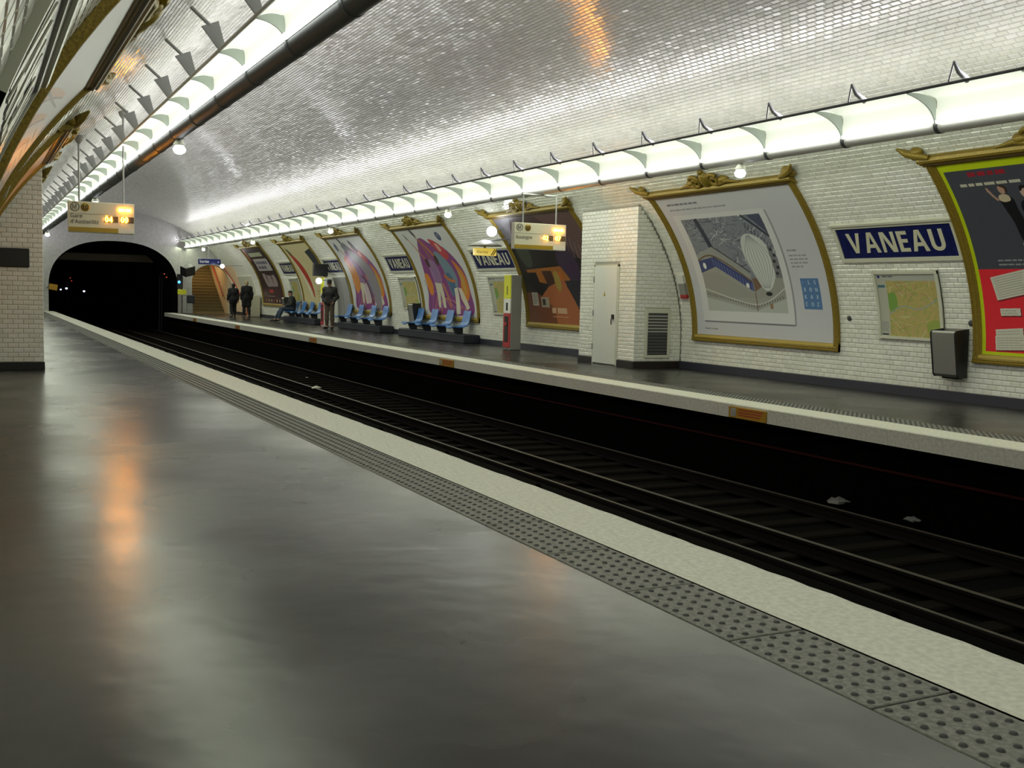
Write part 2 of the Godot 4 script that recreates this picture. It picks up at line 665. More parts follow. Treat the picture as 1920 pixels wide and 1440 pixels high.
func make_track() -> void:
	var s := S()
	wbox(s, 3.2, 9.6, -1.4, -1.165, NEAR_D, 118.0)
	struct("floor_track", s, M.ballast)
	var prof := PackedVector2Array()
	for p in [[-0.065, 0.0], [0.065, 0.0], [0.065, 0.012], [0.012, 0.03], [0.01, 0.1], [0.034, 0.112], [0.034, 0.14], [-0.034, 0.14], [-0.034, 0.112], [-0.01, 0.1], [-0.012, 0.03], [-0.065, 0.012]]:
		prof.append(Vector2(p[0], p[1]))
	var where := ["nearest the near platform, below its edge", "second from the near platform", "third from the near platform", "nearest the far platform"]
	var i := 0
	for x in [4.2, 5.68, 7.417, 8.9]:
		var t := thing("rail", P(x, TRACK_Y - 0.14, NEAR_D), "dull steel running rail on the dark bed, " + where[i], "rail", "running rails")
		var r := S()
		sweep(r, prof, func(p: Vector2, q: float) -> Vector3: return P(x + p.x, TRACK_Y - 0.14 + p.y, q), [NEAR_D, 116.0])
		obj("web", r, M.rail, t)
		r = S()
		wbox(r, x - 0.03, x + 0.03, TRACK_Y, TRACK_Y + 0.003, NEAR_D, 116.0)
		obj("running_surface", r, M.rail_top, t)
		i += 1
	var tr := thing("conductor_rail", P(6.466, -1.13, NEAR_D), "thin bright-topped conductor rail between the two tracks", "rail")
	var c := S()
	wbox(c, 6.43, 6.50, -0.99, -0.93, NEAR_D, 116.0, 0.01)
	obj("bar", c, M.rail, tr)
	c = S()
	wbox(c, 6.445, 6.485, -0.93, -0.927, NEAR_D, 116.0)
	obj("contact_surface", c, M.rail_top, tr)
	for k in 20:
		c = S()
		lathe(c, [Vector2(0, 0.14), Vector2(0.03, 0.14), Vector2(0.05, 0.09), Vector2(0.03, 0.05), Vector2(0.055, 0.0)], Transform3D(Basis.IDENTITY, P(6.466, -1.165, -3 + k * 3.0)), 8)
		obj("insulator", c, M.sleeper, tr)
	# a cable along the far pit wall
	c = S()
	tube(c, [P(9.36, -0.52, NEAR_D), P(9.36, -0.53, 30), P(9.36, -0.52, END_D)], 0.02, 6)
	tag(obj("cable", c, M.rust), "thin dull red cable along the pit wall under the far platform", "cable")
	# sleepers of both tracks; those in view one by one
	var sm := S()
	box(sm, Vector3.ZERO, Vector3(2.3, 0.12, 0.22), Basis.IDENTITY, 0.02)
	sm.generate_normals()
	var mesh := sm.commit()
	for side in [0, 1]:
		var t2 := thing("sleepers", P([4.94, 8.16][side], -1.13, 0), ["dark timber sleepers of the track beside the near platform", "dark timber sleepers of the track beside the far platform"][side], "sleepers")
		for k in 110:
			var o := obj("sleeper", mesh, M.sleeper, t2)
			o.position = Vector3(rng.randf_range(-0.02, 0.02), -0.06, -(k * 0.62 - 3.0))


func make_end() -> void:
	# the end wall with the tunnel's arch and the stairs' arch cut out
	var cs := CSGCombiner3D.new()
	cs.name = numbered("wall_end")
	add_child(cs)
	cs.set_meta("kind", "structure")
	var face := CSGPolygon3D.new()
	var poly := PackedVector2Array([Vector2(-1, -1.4), Vector2(14, -1.4), Vector2(14, 6), Vector2(-1, 6)])
	face.polygon = poly
	face.depth = 0.5
	face.material = M.plaster
	face.position = P(0, 0, END_D)
	cs.add_child(face)
	var hole := CSGPolygon3D.new()
	var arch := PackedVector2Array([Vector2(3.42, -1.5), Vector2(9.86, -1.5)])
	for k in 33:
		var t := PI * k / 32
		arch.append(Vector2(6.64 + 3.22 * signf(cos(t)) * pow(absf(cos(t)), 0.85), 1.25 + 2.48 * pow(sin(t), 0.85)))
	hole.polygon = arch
	hole.depth = 2.0
	hole.operation = CSGShape3D.OPERATION_SUBTRACTION
	hole.material = M.tunnel
	hole.position = P(0, 0, END_D - 0.5)
	cs.add_child(hole)
	var door := CSGPolygon3D.new()
	door.polygon = stair_arch(0.0)
	door.depth = 2.0
	door.operation = CSGShape3D.OPERATION_SUBTRACTION
	door.material = M.cream
	door.position = P(0, 0, END_D - 0.5)
	cs.add_child(door)
	# the running tunnel beyond
	var s := S()
	var rows := []
	for k in 41:
		var t := PI * k / 40
		var q := Vector2(6.64 + 3.3 * cos(t), 1.25 + 2.55 * sin(t))
		rows.append([P(q.x, q.y, END_D + 0.45), P(q.x - 1.5, q.y, 118.0)])
	rows.push_front([P(9.94, -1.4, END_D + 0.45), P(8.44, -1.4, 118.0)])
	rows.append([P(3.34, -1.4, END_D + 0.45), P(1.84, -1.4, 118.0)])
	sheet(s, rows, Vector3.DOWN)
	var back := []
	for r in rows:
		back.append([r[0] + Vector3(0, 0.3, 0) + Vector3(signf(r[0].x - 6.64) * 0.3, 0, 0), r[1] + Vector3(0, 0.3, 0) + Vector3(signf(r[1].x - 5.14) * 0.3, 0, 0)])
	sheet(s, back, Vector3.UP)
	struct("wall_tunnel", s, M.tunnel)
	s = S()
	wbox(s, 1.0, 11.0, -1.5, 5.0, 118.0, 118.3)
	struct("wall_tunnel_end", s, M.tunnel)
	s = S()
	wbox(s, 3.9, 9.4, 2.75, 3.15, 64.0, 64.4)
	struct("trim_5", s, M.nosing)


func stair_arch(grow: float) -> PackedVector2Array:
	var a := PackedVector2Array([Vector2(10.6 - grow, 0.0), Vector2(12.62 + grow, 0.0)])
	for k in 17:
		var t := PI * k / 16
		a.append(Vector2(11.61 + (1.01 + grow) * cos(t), 1.75 + (0.9 + grow) * sin(t)))
	return a


# ---------------------------------------------------------------- bevelled wall tiles
const TW := 0.1525
const TH := 0.0765

func tile_mesh() -> ArrayMesh:
	var s := S()
	var a := Vector2(0.0745, 0.0366)
	var b := Vector2(0.0635, 0.0265)
	var lo := [Vector3(-a.x, -a.y, -0.012), Vector3(a.x, -a.y, -0.012), Vector3(a.x, a.y, -0.012), Vector3(-a.x, a.y, -0.012)]
	var hi := [Vector3(-b.x, -b.y, 0), Vector3(b.x, -b.y, 0), Vector3(b.x, b.y, 0), Vector3(-b.x, b.y, 0)]
	var mid := []
	for p in lo:
		mid.append(p + Vector3(0, 0, 0.004))
	quad(s, hi[0], hi[1], hi[2], hi[3], Vector3(0, 0, 1))
	for k in 4:
		var k2 := (k + 1) % 4
		quad(s, mid[k], mid[k2], hi[k2], hi[k], (lo[k] + lo[k2]) / 2 + Vector3(0, 0, 0.03))
		quad(s, lo[k], lo[k2], mid[k2], mid[k], (lo[k] + lo[k2]) / 2 + Vector3(0, 0, 0.012))
	s.generate_normals()
	return s.commit()


func depth_in_view(p: Vector3) -> float:   # how far along the view, or -1 outside the frame
	var q := cam.transform.affine_inverse() * p
	var t := tan(deg_to_rad(cam.fov / 2))
	if q.z > -0.5 or absf(q.y) > -q.z * t or absf(q.x) > -q.z * t * 4.0 / 3.0:
		return -1.0
	return -q.z


# the 300 that show largest become parts of their own, the rest one part
func lay_tiles(places: Array, parent: Node3D) -> void:
	var near := []
	for i in places.size():
		var d := depth_in_view(places[i].origin)
		if d > 0:
			near.append([d, i])
	near.sort_custom(func(a, b): return a[0] < b[0])
	near = near.slice(0, 300)
	var own := {}
	for n in near:
		own[n[1]] = true
	var mesh: Mesh = M.tile_shape
	var rest := []
	for i in places.size():
		if own.has(i):
			var o := obj("tile", mesh, [M.tile_one, M.tile_two, M.tile_three, M.tile_one][rng.randi() % 4], parent)
			o.transform = o.transform * places[i]
		else:
			rest.append(places[i])
	if rest.is_empty():
		return
	var mm := MultiMesh.new()
	mm.transform_format = MultiMesh.TRANSFORM_3D
	mm.use_colors = true
	mm.mesh = mesh
	mm.instance_count = rest.size()
	for i in rest.size():
		mm.set_instance_transform(i, rest[i])
		var v := rng.randf_range(0.93, 1.04)
		if rng.randf() < 0.04:
			v *= 0.9
		mm.set_instance_color(i, Color(v, v, v * rng.randf_range(0.96, 1.0)))
	var mi := MultiMeshInstance3D.new()
	mi.name = "tiles"
	mi.multimesh = mm
	mi.material_override = M.tile
	parent.add_child(mi, true)
	mi.transform = parent.global_transform.affine_inverse()
	mi.set_meta("kind", "stuff")


func cut(b: Basis, long: float) -> Basis:                    # a tile trimmed to that length
	return Basis(b.x * (long / TW), b.y, b.z)


# [middle, length] of the tiles of one row from a to b
func row_of(a: float, b: float, shift: bool) -> Array:
	var r := []
	var p := a - (TW / 2 if shift else 0.0)
	while p < b:
		var lo := maxf(p, a)
		var hi := minf(p + TW, b)
		if hi - lo > 0.02:
			r.append([(lo + hi) / 2, hi - lo])
		p += TW
	return r


func tilted(b: Basis) -> Basis:
	return b * Basis.from_euler(Vector3(rng.randfn(0, 0.016), rng.randfn(0, 0.011), 0))


const POSTERS := {1: [[6.6, 10.72], [13.4, 17.45], [20.5, 24.65], [27.6, 31.8], [34.8, 39.0], [41.55, 45.7], [48.9, 53.05]], -1: [[6.25, 11.4], [14.6, 18.75], [21.7, 25.8], [28.8, 32.9], [35.9, 40.0]]}
const POSTER_Y := [0.58, 3.39]

func make_tiles() -> void:
	M.tile_shape = tile_mesh()
	for sg in [1, -1]:
		var skip := []
		for q in POSTERS[sg]:
			skip.append([s_of(sg, POSTER_Y[0]) + 0.15, s_of(sg, POSTER_Y[1]) - 0.15, q[0] + 0.15, q[1] - 0.15])
		var brk := s_of(sg, BREAK_Y)
		var low := []
		var high := []
		var top: float = tables[sg][2][-1]
		var row := 0
		var sv := 0.135 + TH / 2
		while sv < top:
			var w := wall_at(sg, sv)
			var n := Vector3(w[1].x, w[1].y, 0)
			var along := Vector3(0, 0, sg)
			var up := n.cross(along).normalized()
			var b := Basis(along, up, n)
			var d := (1.4 if sg < 0 and sv < brk else 0.6) + (TW / 2 if row % 2 else 0.0)
			if sg > 0 and sv < brk:
				d += 5.0
			while d < END_D - 0.1:
				var hid := false
				var x0 := d - TW / 2
				var x1 := d + TW / 2
				if sv < brk:
					for k in skip:
						if sv > k[0] and sv < k[1] and d > k[2] and d < k[3]:
							hid = true
							break
					if not hid and sg > 0 and sv < 3.2 and x1 > 17.9 and x0 < 20.07:
						if x0 < 17.9:
							x1 = 17.9
						elif x1 > 20.07:
							x0 = 20.07
						else:
							hid = true
				if not hid and x1 - x0 > 0.03:
					(low if sv < brk else high).append(Transform3D(cut(tilted(b), x1 - x0), P(w[0].x, w[0].y, (x0 + x1) / 2)))
				d += TW
			sv += TH
			row += 1
		lay_tiles(low, shell.right if sg > 0 else shell.left)
		if sg > 0:
			shell.high = high
		else:
			lay_tiles(shell.high + high, shell.top)


# ---------------------------------------------------------------- the two rows of lamps
func make_luminaires() -> void:
	for sg in [1, -1]:
		var c: Vector2 = PIPE[sg]
		var L := func(u: float, v: float, d: float) -> Vector3: return P(c.x + sg * u, c.y + v, d)
		var words: String = ["", "long row of glowing curved lamp panels on a grey pipe above the far platform", "long row of glowing curved lamp panels on a dark pipe above the near platform"][sg]
		var t := thing("lamp_row", P(c.x, c.y, 0), words, "ceiling light", "rows of lamps under the vault")
		var rad: float = 0.085 if sg > 0 else 0.1
		var in_rail := Vector2(-0.56, 0.33) if sg > 0 else Vector2(-0.46, 0.36)
		var inner := []          # section of the panel on the track side, and of the one on the wall side
		var outer := []
		var corners := [[in_rail, Vector2(-rad - 0.012, in_rail.y - 0.03), Vector2(-rad - 0.004, 0.02)], [Vector2(0.35, 0.19), Vector2(rad + 0.012, 0.225), Vector2(rad + 0.004, 0.02)]]
		for m in 2:
			var q: Array = corners[m]
			var sec: Array = [inner, outer][m]
			for i in 6:                                   # across from the rail, a little arched
				var f := i / 5.0 * 0.9
				sec.append((q[0] as Vector2).lerp(q[1], f) + Vector2(0, 0.025 * sin(PI * f)))
			for i in range(1, 5):                         # round the corner and down to the pipe
				sec.append(((q[0] as Vector2).lerp(q[1], 0.9) + Vector2(0, 0.008)).lerp(q[1] + Vector2(0, -0.03), i / 4.0) + Vector2(0, 0.012 * sin(PI * i / 4.0)))
			sec.append(q[2])
		for k in range(-8, 33):
			var d0 := BAY0 + k * BAY
			var d1 := d0 + BAY
			if d0 < NEAR_D + 0.3 or d1 > END_D - 0.6:
				continue
			for side in [inner, outer]:
				var s := S()
				var rows := []
				var back := []
				for q in side:
					rows.append([L.call(q.x, q.y, d0 + 0.02), L.call(q.x, q.y, d1 - 0.02)])
					back.append([L.call(q.x, q.y + 0.012, d0 + 0.02), L.call(q.x, q.y + 0.012, d1 - 0.02)])
				sheet(s, rows, Vector3.DOWN)
				sheet(s, back, Vector3.UP)
				obj("lamp_panel", s, M.panel, t)
				# the curved fin that ends the panel
				s = S()
				var poly := PackedVector2Array()
				for q in side:
					poly.append(q + Vector2(0, -0.004))
				var c1: Vector2 = side[8].lerp(side[0], 0.04) + Vector2(0, -0.02)
				for i in range(10, -1, -1):
					var f := i / 10.0
					poly.append((side[0] * (1 - f) * (1 - f) + c1 * 2 * f * (1 - f) + side[10] * f * f) + Vector2(0, -0.02 - 0.01 * sin(PI * f)))
				sweep(s, poly, func(p: Vector2, d: float) -> Vector3: return L.call(p.x, p.y, d), [d0 - 0.01, d0 + 0.01])
				obj("fin", s, M.fin, t)
			for u in [[-rad - 0.045, 0.03], [rad + 0.03, 0.035]]:
				var s := S()
				tube(s, [L.call(u[0], u[1], d0 + 0.06), L.call(u[0], u[1], d1 - 0.06)], 0.026, 8)
				obj("lamp_tube", s, M.tube, t)
			var s := S()
			tube(s, [L.call(0, 0, d0 + 0.008), L.call(0, 0, d1 - 0.008)], rad, 16)
			obj("pipe", s, M.pipe if sg > 0 else M.pipe_dark, t)
			s = S()
			tube(s, [L.call(0, 0, d0 - 0.03), L.call(0, 0, d0 + 0.03)], rad + 0.006, 16)
			obj("collar", s, M.pipe_dark, t)
			for r in [[in_rail.x, in_rail.y], [0.35, 0.19]]:
				s = S()
				tube(s, [L.call(r[0], r[1] + 0.005, d0), L.call(r[0], r[1] + 0.005, d1)], 0.018, 8)
				obj("rail", s, M.pipe_dark if sg > 0 else M.pipe, t)
			# hangers to the vault, half way along the bay on the track side and gussets at the fins on the wall side
			s = S()
			var dm: float = (d0 + d1) / 2
			var tip: Vector3 = L.call(in_rail.x - 0.13, in_rail.y + 0.2, dm)
			tube(s, [L.call(in_rail.x + 0.1, in_rail.y + 0.02, dm), L.call(in_rail.x - 0.05, in_rail.y + 0.1, dm), tip], [0.035, 0.03, 0.016], 6)
			tube(s, [tip, L.call(in_rail.x - 0.02, in_rail.y + 0.01, dm + 0.16)], 0.01, 6)
			obj("hanger", s, M.steel, t)
			s = S()
			var vx: float = c.x + sg * 0.62
			var vy := vault_above(vx)
			var poly2 := PackedVector2Array([Vector2(0.35, 0.19), Vector2(0.52, 0.4), Vector2(0.36, 0.47), Vector2(0.3, 0.25)])
			sweep(s, poly2, func(p: Vector2, d: float) -> Vector3: return L.call(p.x, p.y, d), [d0 - 0.012, d0 + 0.012])
			tube(s, [L.call(0.44, 0.42, d0), L.call(0.62, vy - c.y - 0.012, d0)], 0.018, 6)
			obj("gusset", s, M.steel, t)


func vault_above(x: float) -> float:
	var a := half_width(1 if x > AXIS else -1)
	return SPRING + RISE * sqrt(maxf(0.0, 1 - pow((x - AXIS) / a, 2)))


# ---------------------------------------------------------------- painting prints, and lettering
func blank(w: int, h: int, c: Color) -> Image:
	var im := Image.create_empty(w, h, false, Image.FORMAT_RGB8)
	im.fill(c)
	return im


func fill_poly(im: Image, pts: Array, c: Color) -> void:
	var y0 := 1e9
	var y1 := -1e9
	for p in pts:
		y0 = minf(y0, p.y)
		y1 = maxf(y1, p.y)
	for y in range(maxi(0, int(floor(y0))), mini(im.get_height(), int(ceil(y1)) + 1)):
		var yy := y + 0.5
		var xs := []
		for i in pts.size():
			var a: Vector2 = pts[i]
			var b: Vector2 = pts[(i + 1) % pts.size()]
			if (a.y <= yy) != (b.y <= yy):
				xs.append(a.x + (yy - a.y) / (b.y - a.y) * (b.x - a.x))
		xs.sort()
		for i in range(0, xs.size() - 1, 2):
			var x0 := int(round(xs[i]))
			var x1 := int(round(xs[i + 1]))
			if x1 > x0:
				im.fill_rect(Rect2i(x0, y, x1 - x0, 1), c)


func V2(a: Array) -> Array:
	var r := []
	for i in range(0, a.size(), 2):
		r.append(Vector2(a[i], a[i + 1]))
	return r


# a smooth closed blob through the points
func fill_blob(im: Image, flat: Array, c: Color) -> void:
	var p := V2(flat)
	var n := p.size()
	var r := []
	for i in n:
		for k in 6:
			r.append(p[i].cubic_interpolate(p[(i + 1) % n], p[(i + n - 1) % n], p[(i + 2) % n], k / 6.0))
	fill_poly(im, r, c)


func fill_oval(im: Image, cx: float, cy: float, rx: float, ry: float, c: Color, turn := 0.0) -> void:
	var r := []
	for k in 28:
		r.append(Vector2(cx, cy) + Vector2(rx * cos(TAU * k / 28), ry * sin(TAU * k / 28)).rotated(turn))
	fill_poly(im, r, c)


func stroke(im: Image, flat: Array, w: float, c: Color, w2 := -1.0) -> void:
	var p := V2(flat)
	var n := p.size()
	var sm := []
	for i in n - 1:
		for k in 8:
			sm.append(p[i].cubic_interpolate(p[i + 1], p[maxi(i - 1, 0)], p[mini(i + 2, n - 1)], k / 8.0))
	sm.append(p[-1])
	var l := []
	var r := []
	for i in sm.size():
		var t: Vector2 = (sm[mini(i + 1, sm.size() - 1)] - sm[maxi(i - 1, 0)]).normalized().orthogonal()
		var ww := lerpf(w, w if w2 < 0 else w2, float(i) / (sm.size() - 1)) / 2
		l.append(sm[i] + t * ww)
		r.push_front(sm[i] - t * ww)
	fill_poly(im, l + r, c)


func font_mesh(text: String, bold := true, depth := 0.0) -> TextMesh:
	var f := SystemFont.new()
	f.font_names = PackedStringArray(["Droid Sans"])
	f.font_weight = 700 if bold else 400
	var t := TextMesh.new()
	t.font = f
	t.font_size = 64
	t.pixel_size = 1.0 / 45.7     # capitals one unit tall
	t.depth = depth
	t.curve_step = 2.0
	t.text = text
	t.horizontal_alignment = HORIZONTAL_ALIGNMENT_LEFT
	t.vertical_alignment = VERTICAL_ALIGNMENT_BOTTOM
	return t


func letters(text: String, bold := true, depth := 0.0) -> Array:   # [points, indices, width], feet on y = 0, capitals one unit tall
	var a := font_mesh(text, bold, depth).get_mesh_arrays()
	var v: PackedVector3Array = a[Mesh.ARRAY_VERTEX]
	var base := font_mesh("E", bold, 0.0).get_mesh_arrays()[Mesh.ARRAY_VERTEX] as PackedVector3Array
	var lo := 1e9
	var hi := -1e9
	for p in base:
		lo = minf(lo, p.y)
		hi = maxf(hi, p.y)
	var x0 := 1e9
	var x1 := -1e9
	for p in v:
		x0 = minf(x0, p.x)
		x1 = maxf(x1, p.x)
	var r := PackedVector3Array()
	for p in v:
		r.append(Vector3((p.x - x0) / (hi - lo), (p.y - lo) / (hi - lo), p.z))
	return [r, a[Mesh.ARRAY_INDEX], (x1 - x0) / (hi - lo)]


func paint_text(im: Image, text: String, x: float, y: float, h: float, c: Color, bold := true, squeeze := 1.0) -> float:
	var l := letters(text, bold)
	var v: PackedVector3Array = l[0]
	var id: PackedInt32Array = l[1]
	for i in range(0, id.size(), 3):
		var q := []
		for k in 3:
			var p := v[id[i + k]]
			q.append(Vector2(x + p.x * h * squeeze, y - p.y * h))
		fill_poly(im, q, c)
	return l[2] * h * squeeze


# lines of small print too small to read in the photograph
func greek(im: Image, x: float, y: float, w: float, lines: int, lh: float, c: Color, thick := 0.35) -> void:
	for i in lines:
		var cx := x
		while cx < x + w * (0.7 if i == lines - 1 else 1.0):
			var ww := rng.randf_range(1.2, 4.5) * lh * 0.5
			im.fill_rect(Rect2i(int(cx), int(y + i * lh), int(minf(ww, x + w - cx)) + 1, maxi(1, int(lh * thick))), c)
			cx += ww + lh * 0.35


func printed(im: Image, rough := 0.35) -> StandardMaterial3D:
	var m := mat(Color(1, 1, 1), rough)
	m.albedo_texture = ImageTexture.create_from_image(im)
	m.texture_repeat = false
	return m


# lettering as thin solid letters on a plane: at is the left foot of the text
func flat_text(parent: Node, text: String, at: Vector3, right: Vector3, up: Vector3, h: float, m: Material, squeeze := 1.0, bold := true, called := "lettering") -> float:
	var l := letters(text, bold, 0.08)
	var s := S()
	var n := right.cross(up).normalized()
	var v: PackedVector3Array = l[0]
	for i in l[1]:
		var p := v[i]
		s.add_vertex(at + right * p.x * h * squeeze + up * p.y * h + n * (p.z + 0.04) * h * 0.5)
	obj(called, s, m, parent)
	return l[2] * h * squeeze


func wall_letter(parent: Node, ch: String, sg: int, s0: float, d: float, h: float, m: Material, squeeze: float, off: float) -> float:
	var l := letters(ch, true, 0.1)
	var s := S()
	var v: PackedVector3Array = l[0]
	for i in l[1]:
		var p := v[i]
		s.add_vertex(wall(sg, s0 + p.y * h, d - sg * p.x * h * squeeze, off + 0.004 + p.z * 0.06))
	obj("letter", s, m, parent)
	return l[2] * h * squeeze


func rgb(r: int, g: int, b: int) -> Color:
	return Color8(r, g, b)


# --- the prints
func print_balloon() -> Image:             # white sheet with a picture of a pale balloon under an iron and glass roof
	var im := blank(1024, 768, rgb(196, 198, 206))
	greek(im, 70, 40, 330, 1, 20, rgb(120, 122, 135), 0.55)
	greek(im, 70, 74, 640, 1, 16, rgb(140, 142, 155), 0.5)
	im.fill_rect(Rect2i(70, 690, 705, 8), rgb(120, 122, 132))          # the photograph's own soft shade, printed
	im.fill_rect(Rect2i(772, 120, 12, 576), rgb(150, 152, 160))
	im.fill_rect(Rect2i(60, 112, 712, 578), rgb(208, 211, 214))
	var x0 := 110
	var y0 := 138
	var w := 620
	var h := 500
	im.fill_rect(Rect2i(x0, y0, w, h), rgb(128, 134, 146))
	for k in 420:                                                        # lattice of the roof
		var a := Vector2(x0 + rng.randf() * w, y0 + rng.randf() * h * 0.58)
		var b := a + Vector2(rng.randf_range(18, 60), 0).rotated(rng.randf_range(-1.3, 1.3))
		b = b.clamp(Vector2(x0, y0), Vector2(x0 + w, y0 + h * 0.6))
		stroke(im, [a.x, a.y, b.x, b.y], rng.randf_range(1.5, 4), [rgb(86, 92, 108), rgb(196, 204, 208), rgb(110, 116, 128), rgb(66, 70, 92)][rng.randi() % 4])
	stroke(im, [x0 + 118, y0, x0 + 150, y0 + 190], 34, rgb(56, 60, 78))
	stroke(im, [x0 + 480, y0, x0 + w - 2, y0 + 120], 14, rgb(58, 62, 78))
	fill_poly(im, V2([x0 + 520, y0, x0 + w, y0, x0 + w, y0 + 110]), rgb(74, 80, 104))
	for k in 9:
		stroke(im, [x0 + 490 + k * 14, y0 + 40 + k * 16, x0 + 470 + k * 15, y0 + 72 + k * 16], 5, rgb(70, 74, 88))
	fill_poly(im, V2([x0, y0 + 200, x0 + 150, y0 + 160, x0 + 395, y0 + 312, x0 + 370, y0 + 345, x0 + 140, y0 + 215, x0, y0 + 235]), rgb(150, 154, 152))
	stroke(im, [x0 + 150, y0 + 158, x0 + 392, y0 + 300], 6, rgb(70, 70, 78))
	fill_poly(im, V2([x0, y0 + 235, x0 + 140, y0 + 215, x0 + 390, y0 + 350, x0 + 390, y0 + 400, x0 + 130, y0 + 268, x0, y0 + 300]), rgb(62, 72, 122))
	stroke(im, [x0, y0 + 232, x0 + 140, y0 + 212, x0 + 390, y0 + 348], 9, rgb(112, 92, 70))
	for k in 14:
		stroke(im, [x0 + 120 + k * 20, y0 + 222 + k * 10.5, x0 + 122 + k * 20, y0 + 262 + k * 10.5], 5, rgb(108, 122, 178))
	fill_oval(im, x0 + 42, y0 + 262, 13, 17, rgb(226, 230, 226))
	fill_oval(im, x0 + 350, y0 + 368, 12, 14, rgb(226, 230, 226))
	fill_oval(im, x0 + 452, y0 + 360, 14, 14, rgb(226, 230, 226))
	fill_poly(im, V2([x0 + 395, y0 + 330, x0 + 480, y0 + 330, x0 + 450, y0 + 395, x0 + 400, y0 + 405]), rgb(120, 96, 82))
	fill_poly(im, V2([x0, y0 + 300, x0 + 130, y0 + 268, x0 + 395, y0 + 400, x0 + w, y0 + 300, x0 + w, y0 + h, x0, y0 + h]), rgb(158, 160, 154))
	for k in 42:                                                         # ribs of the hall's walls
		var xx := x0 + 8 + k * 14.6
		var yt := y0 + 300 + maxf(0, (xx - x0 - 130) * 0.42) if xx < x0 + 395 else y0 + 400 - (xx - x0 - 395) * 0.4
		stroke(im, [xx, yt, xx + 2, y0 + 430 + (0 if xx > x0 + 395 else 0)], 3, rgb(128, 130, 124))
	stroke(im, [x0, y0 + 385, x0 + 395, y0 + 462, x0 + w, y0 + 380], 5, rgb(204, 206, 200))
	for k in 30:
		var xx := x0 + 10 + k * 20
		im.fill_rect(Rect2i(xx, int(y0 + 405 + (k * 3.4 if k < 19 else 64 - (k - 19) * 5)), 9, 12), rgb(110, 114, 110))
	fill_poly(im, V2([x0, y0 + 430, x0 + 395, y0 + 492, x0 + w, y0 + 430, x0 + w, y0 + h, x0, y0 + h]), rgb(176, 184, 180))
	stroke(im, [x0 + 398, y0 + 400, x0 + 400, y0 + 495], 6, rgb(110, 92, 78))
	fill_blob(im, [x0 + 455, y0 + 100, x0 + 545, y0 + 130, x0 + 590, y0 + 215, x0 + 570, y0 + 320, x0 + 520, y0 + 385, x0 + 470, y0 + 385, x0 + 425, y0 + 320, x0 + 385, y0 + 225, x0 + 395, y0 + 140], rgb(196, 204, 202))
	for k in 9:
		var f := k / 8.0
		stroke(im, [x0 + 455 + 20 * f, y0 + 108, x0 + 395 + 180 * f, y0 + 230, x0 + 474 + 40 * f, y0 + 380], 4, rgb(150, 160, 166))
		stroke(im, [x0 + 462 + 20 * f, y0 + 108, x0 + 404 + 180 * f, y0 + 228, x0 + 478 + 40 * f, y0 + 380], 3, rgb(214, 220, 216))
	fill_oval(im, x0 + 500, y0 + 408, 24, 10, rgb(40, 42, 46))
	im.fill_rect(Rect2i(x0 + 495, y0 + 455, 22, 26), rgb(150, 120, 92))
	fill_poly(im, V2([x0 + 570, y0 + 170, x0 + 600, y0 + 190, x0 + w, y0 + 300, x0 + w, y0 + 330, x0 + 575, y0 + 330]), rgb(120, 122, 126))
	for k in 5:
		im.fill_rect(Rect2i(x0 + 580 + (k % 2) * 14, y0 + 180 + k * 30, 20, 14), rgb(52, 54, 66))
	greek(im, 812, 330, 60, 1, 16, rgb(130, 132, 142), 0.5)
	greek(im, 812, 356, 120, 4, 18, rgb(146, 148, 158), 0.4)
	im.fill_rect(Rect2i(845, 470, 120, 145), rgb(84, 122, 172))
	var abc := "·LSXONKAXCOZ"
	for k in 12:
		paint_text(im, abc[k], 857 + (k % 3) * 38, 498 + (k / 3) * 34, 18, rgb(190, 206, 222), true)
	greek(im, 70, 728, 150, 1, 14, rgb(140, 142, 152), 0.5)
	return im


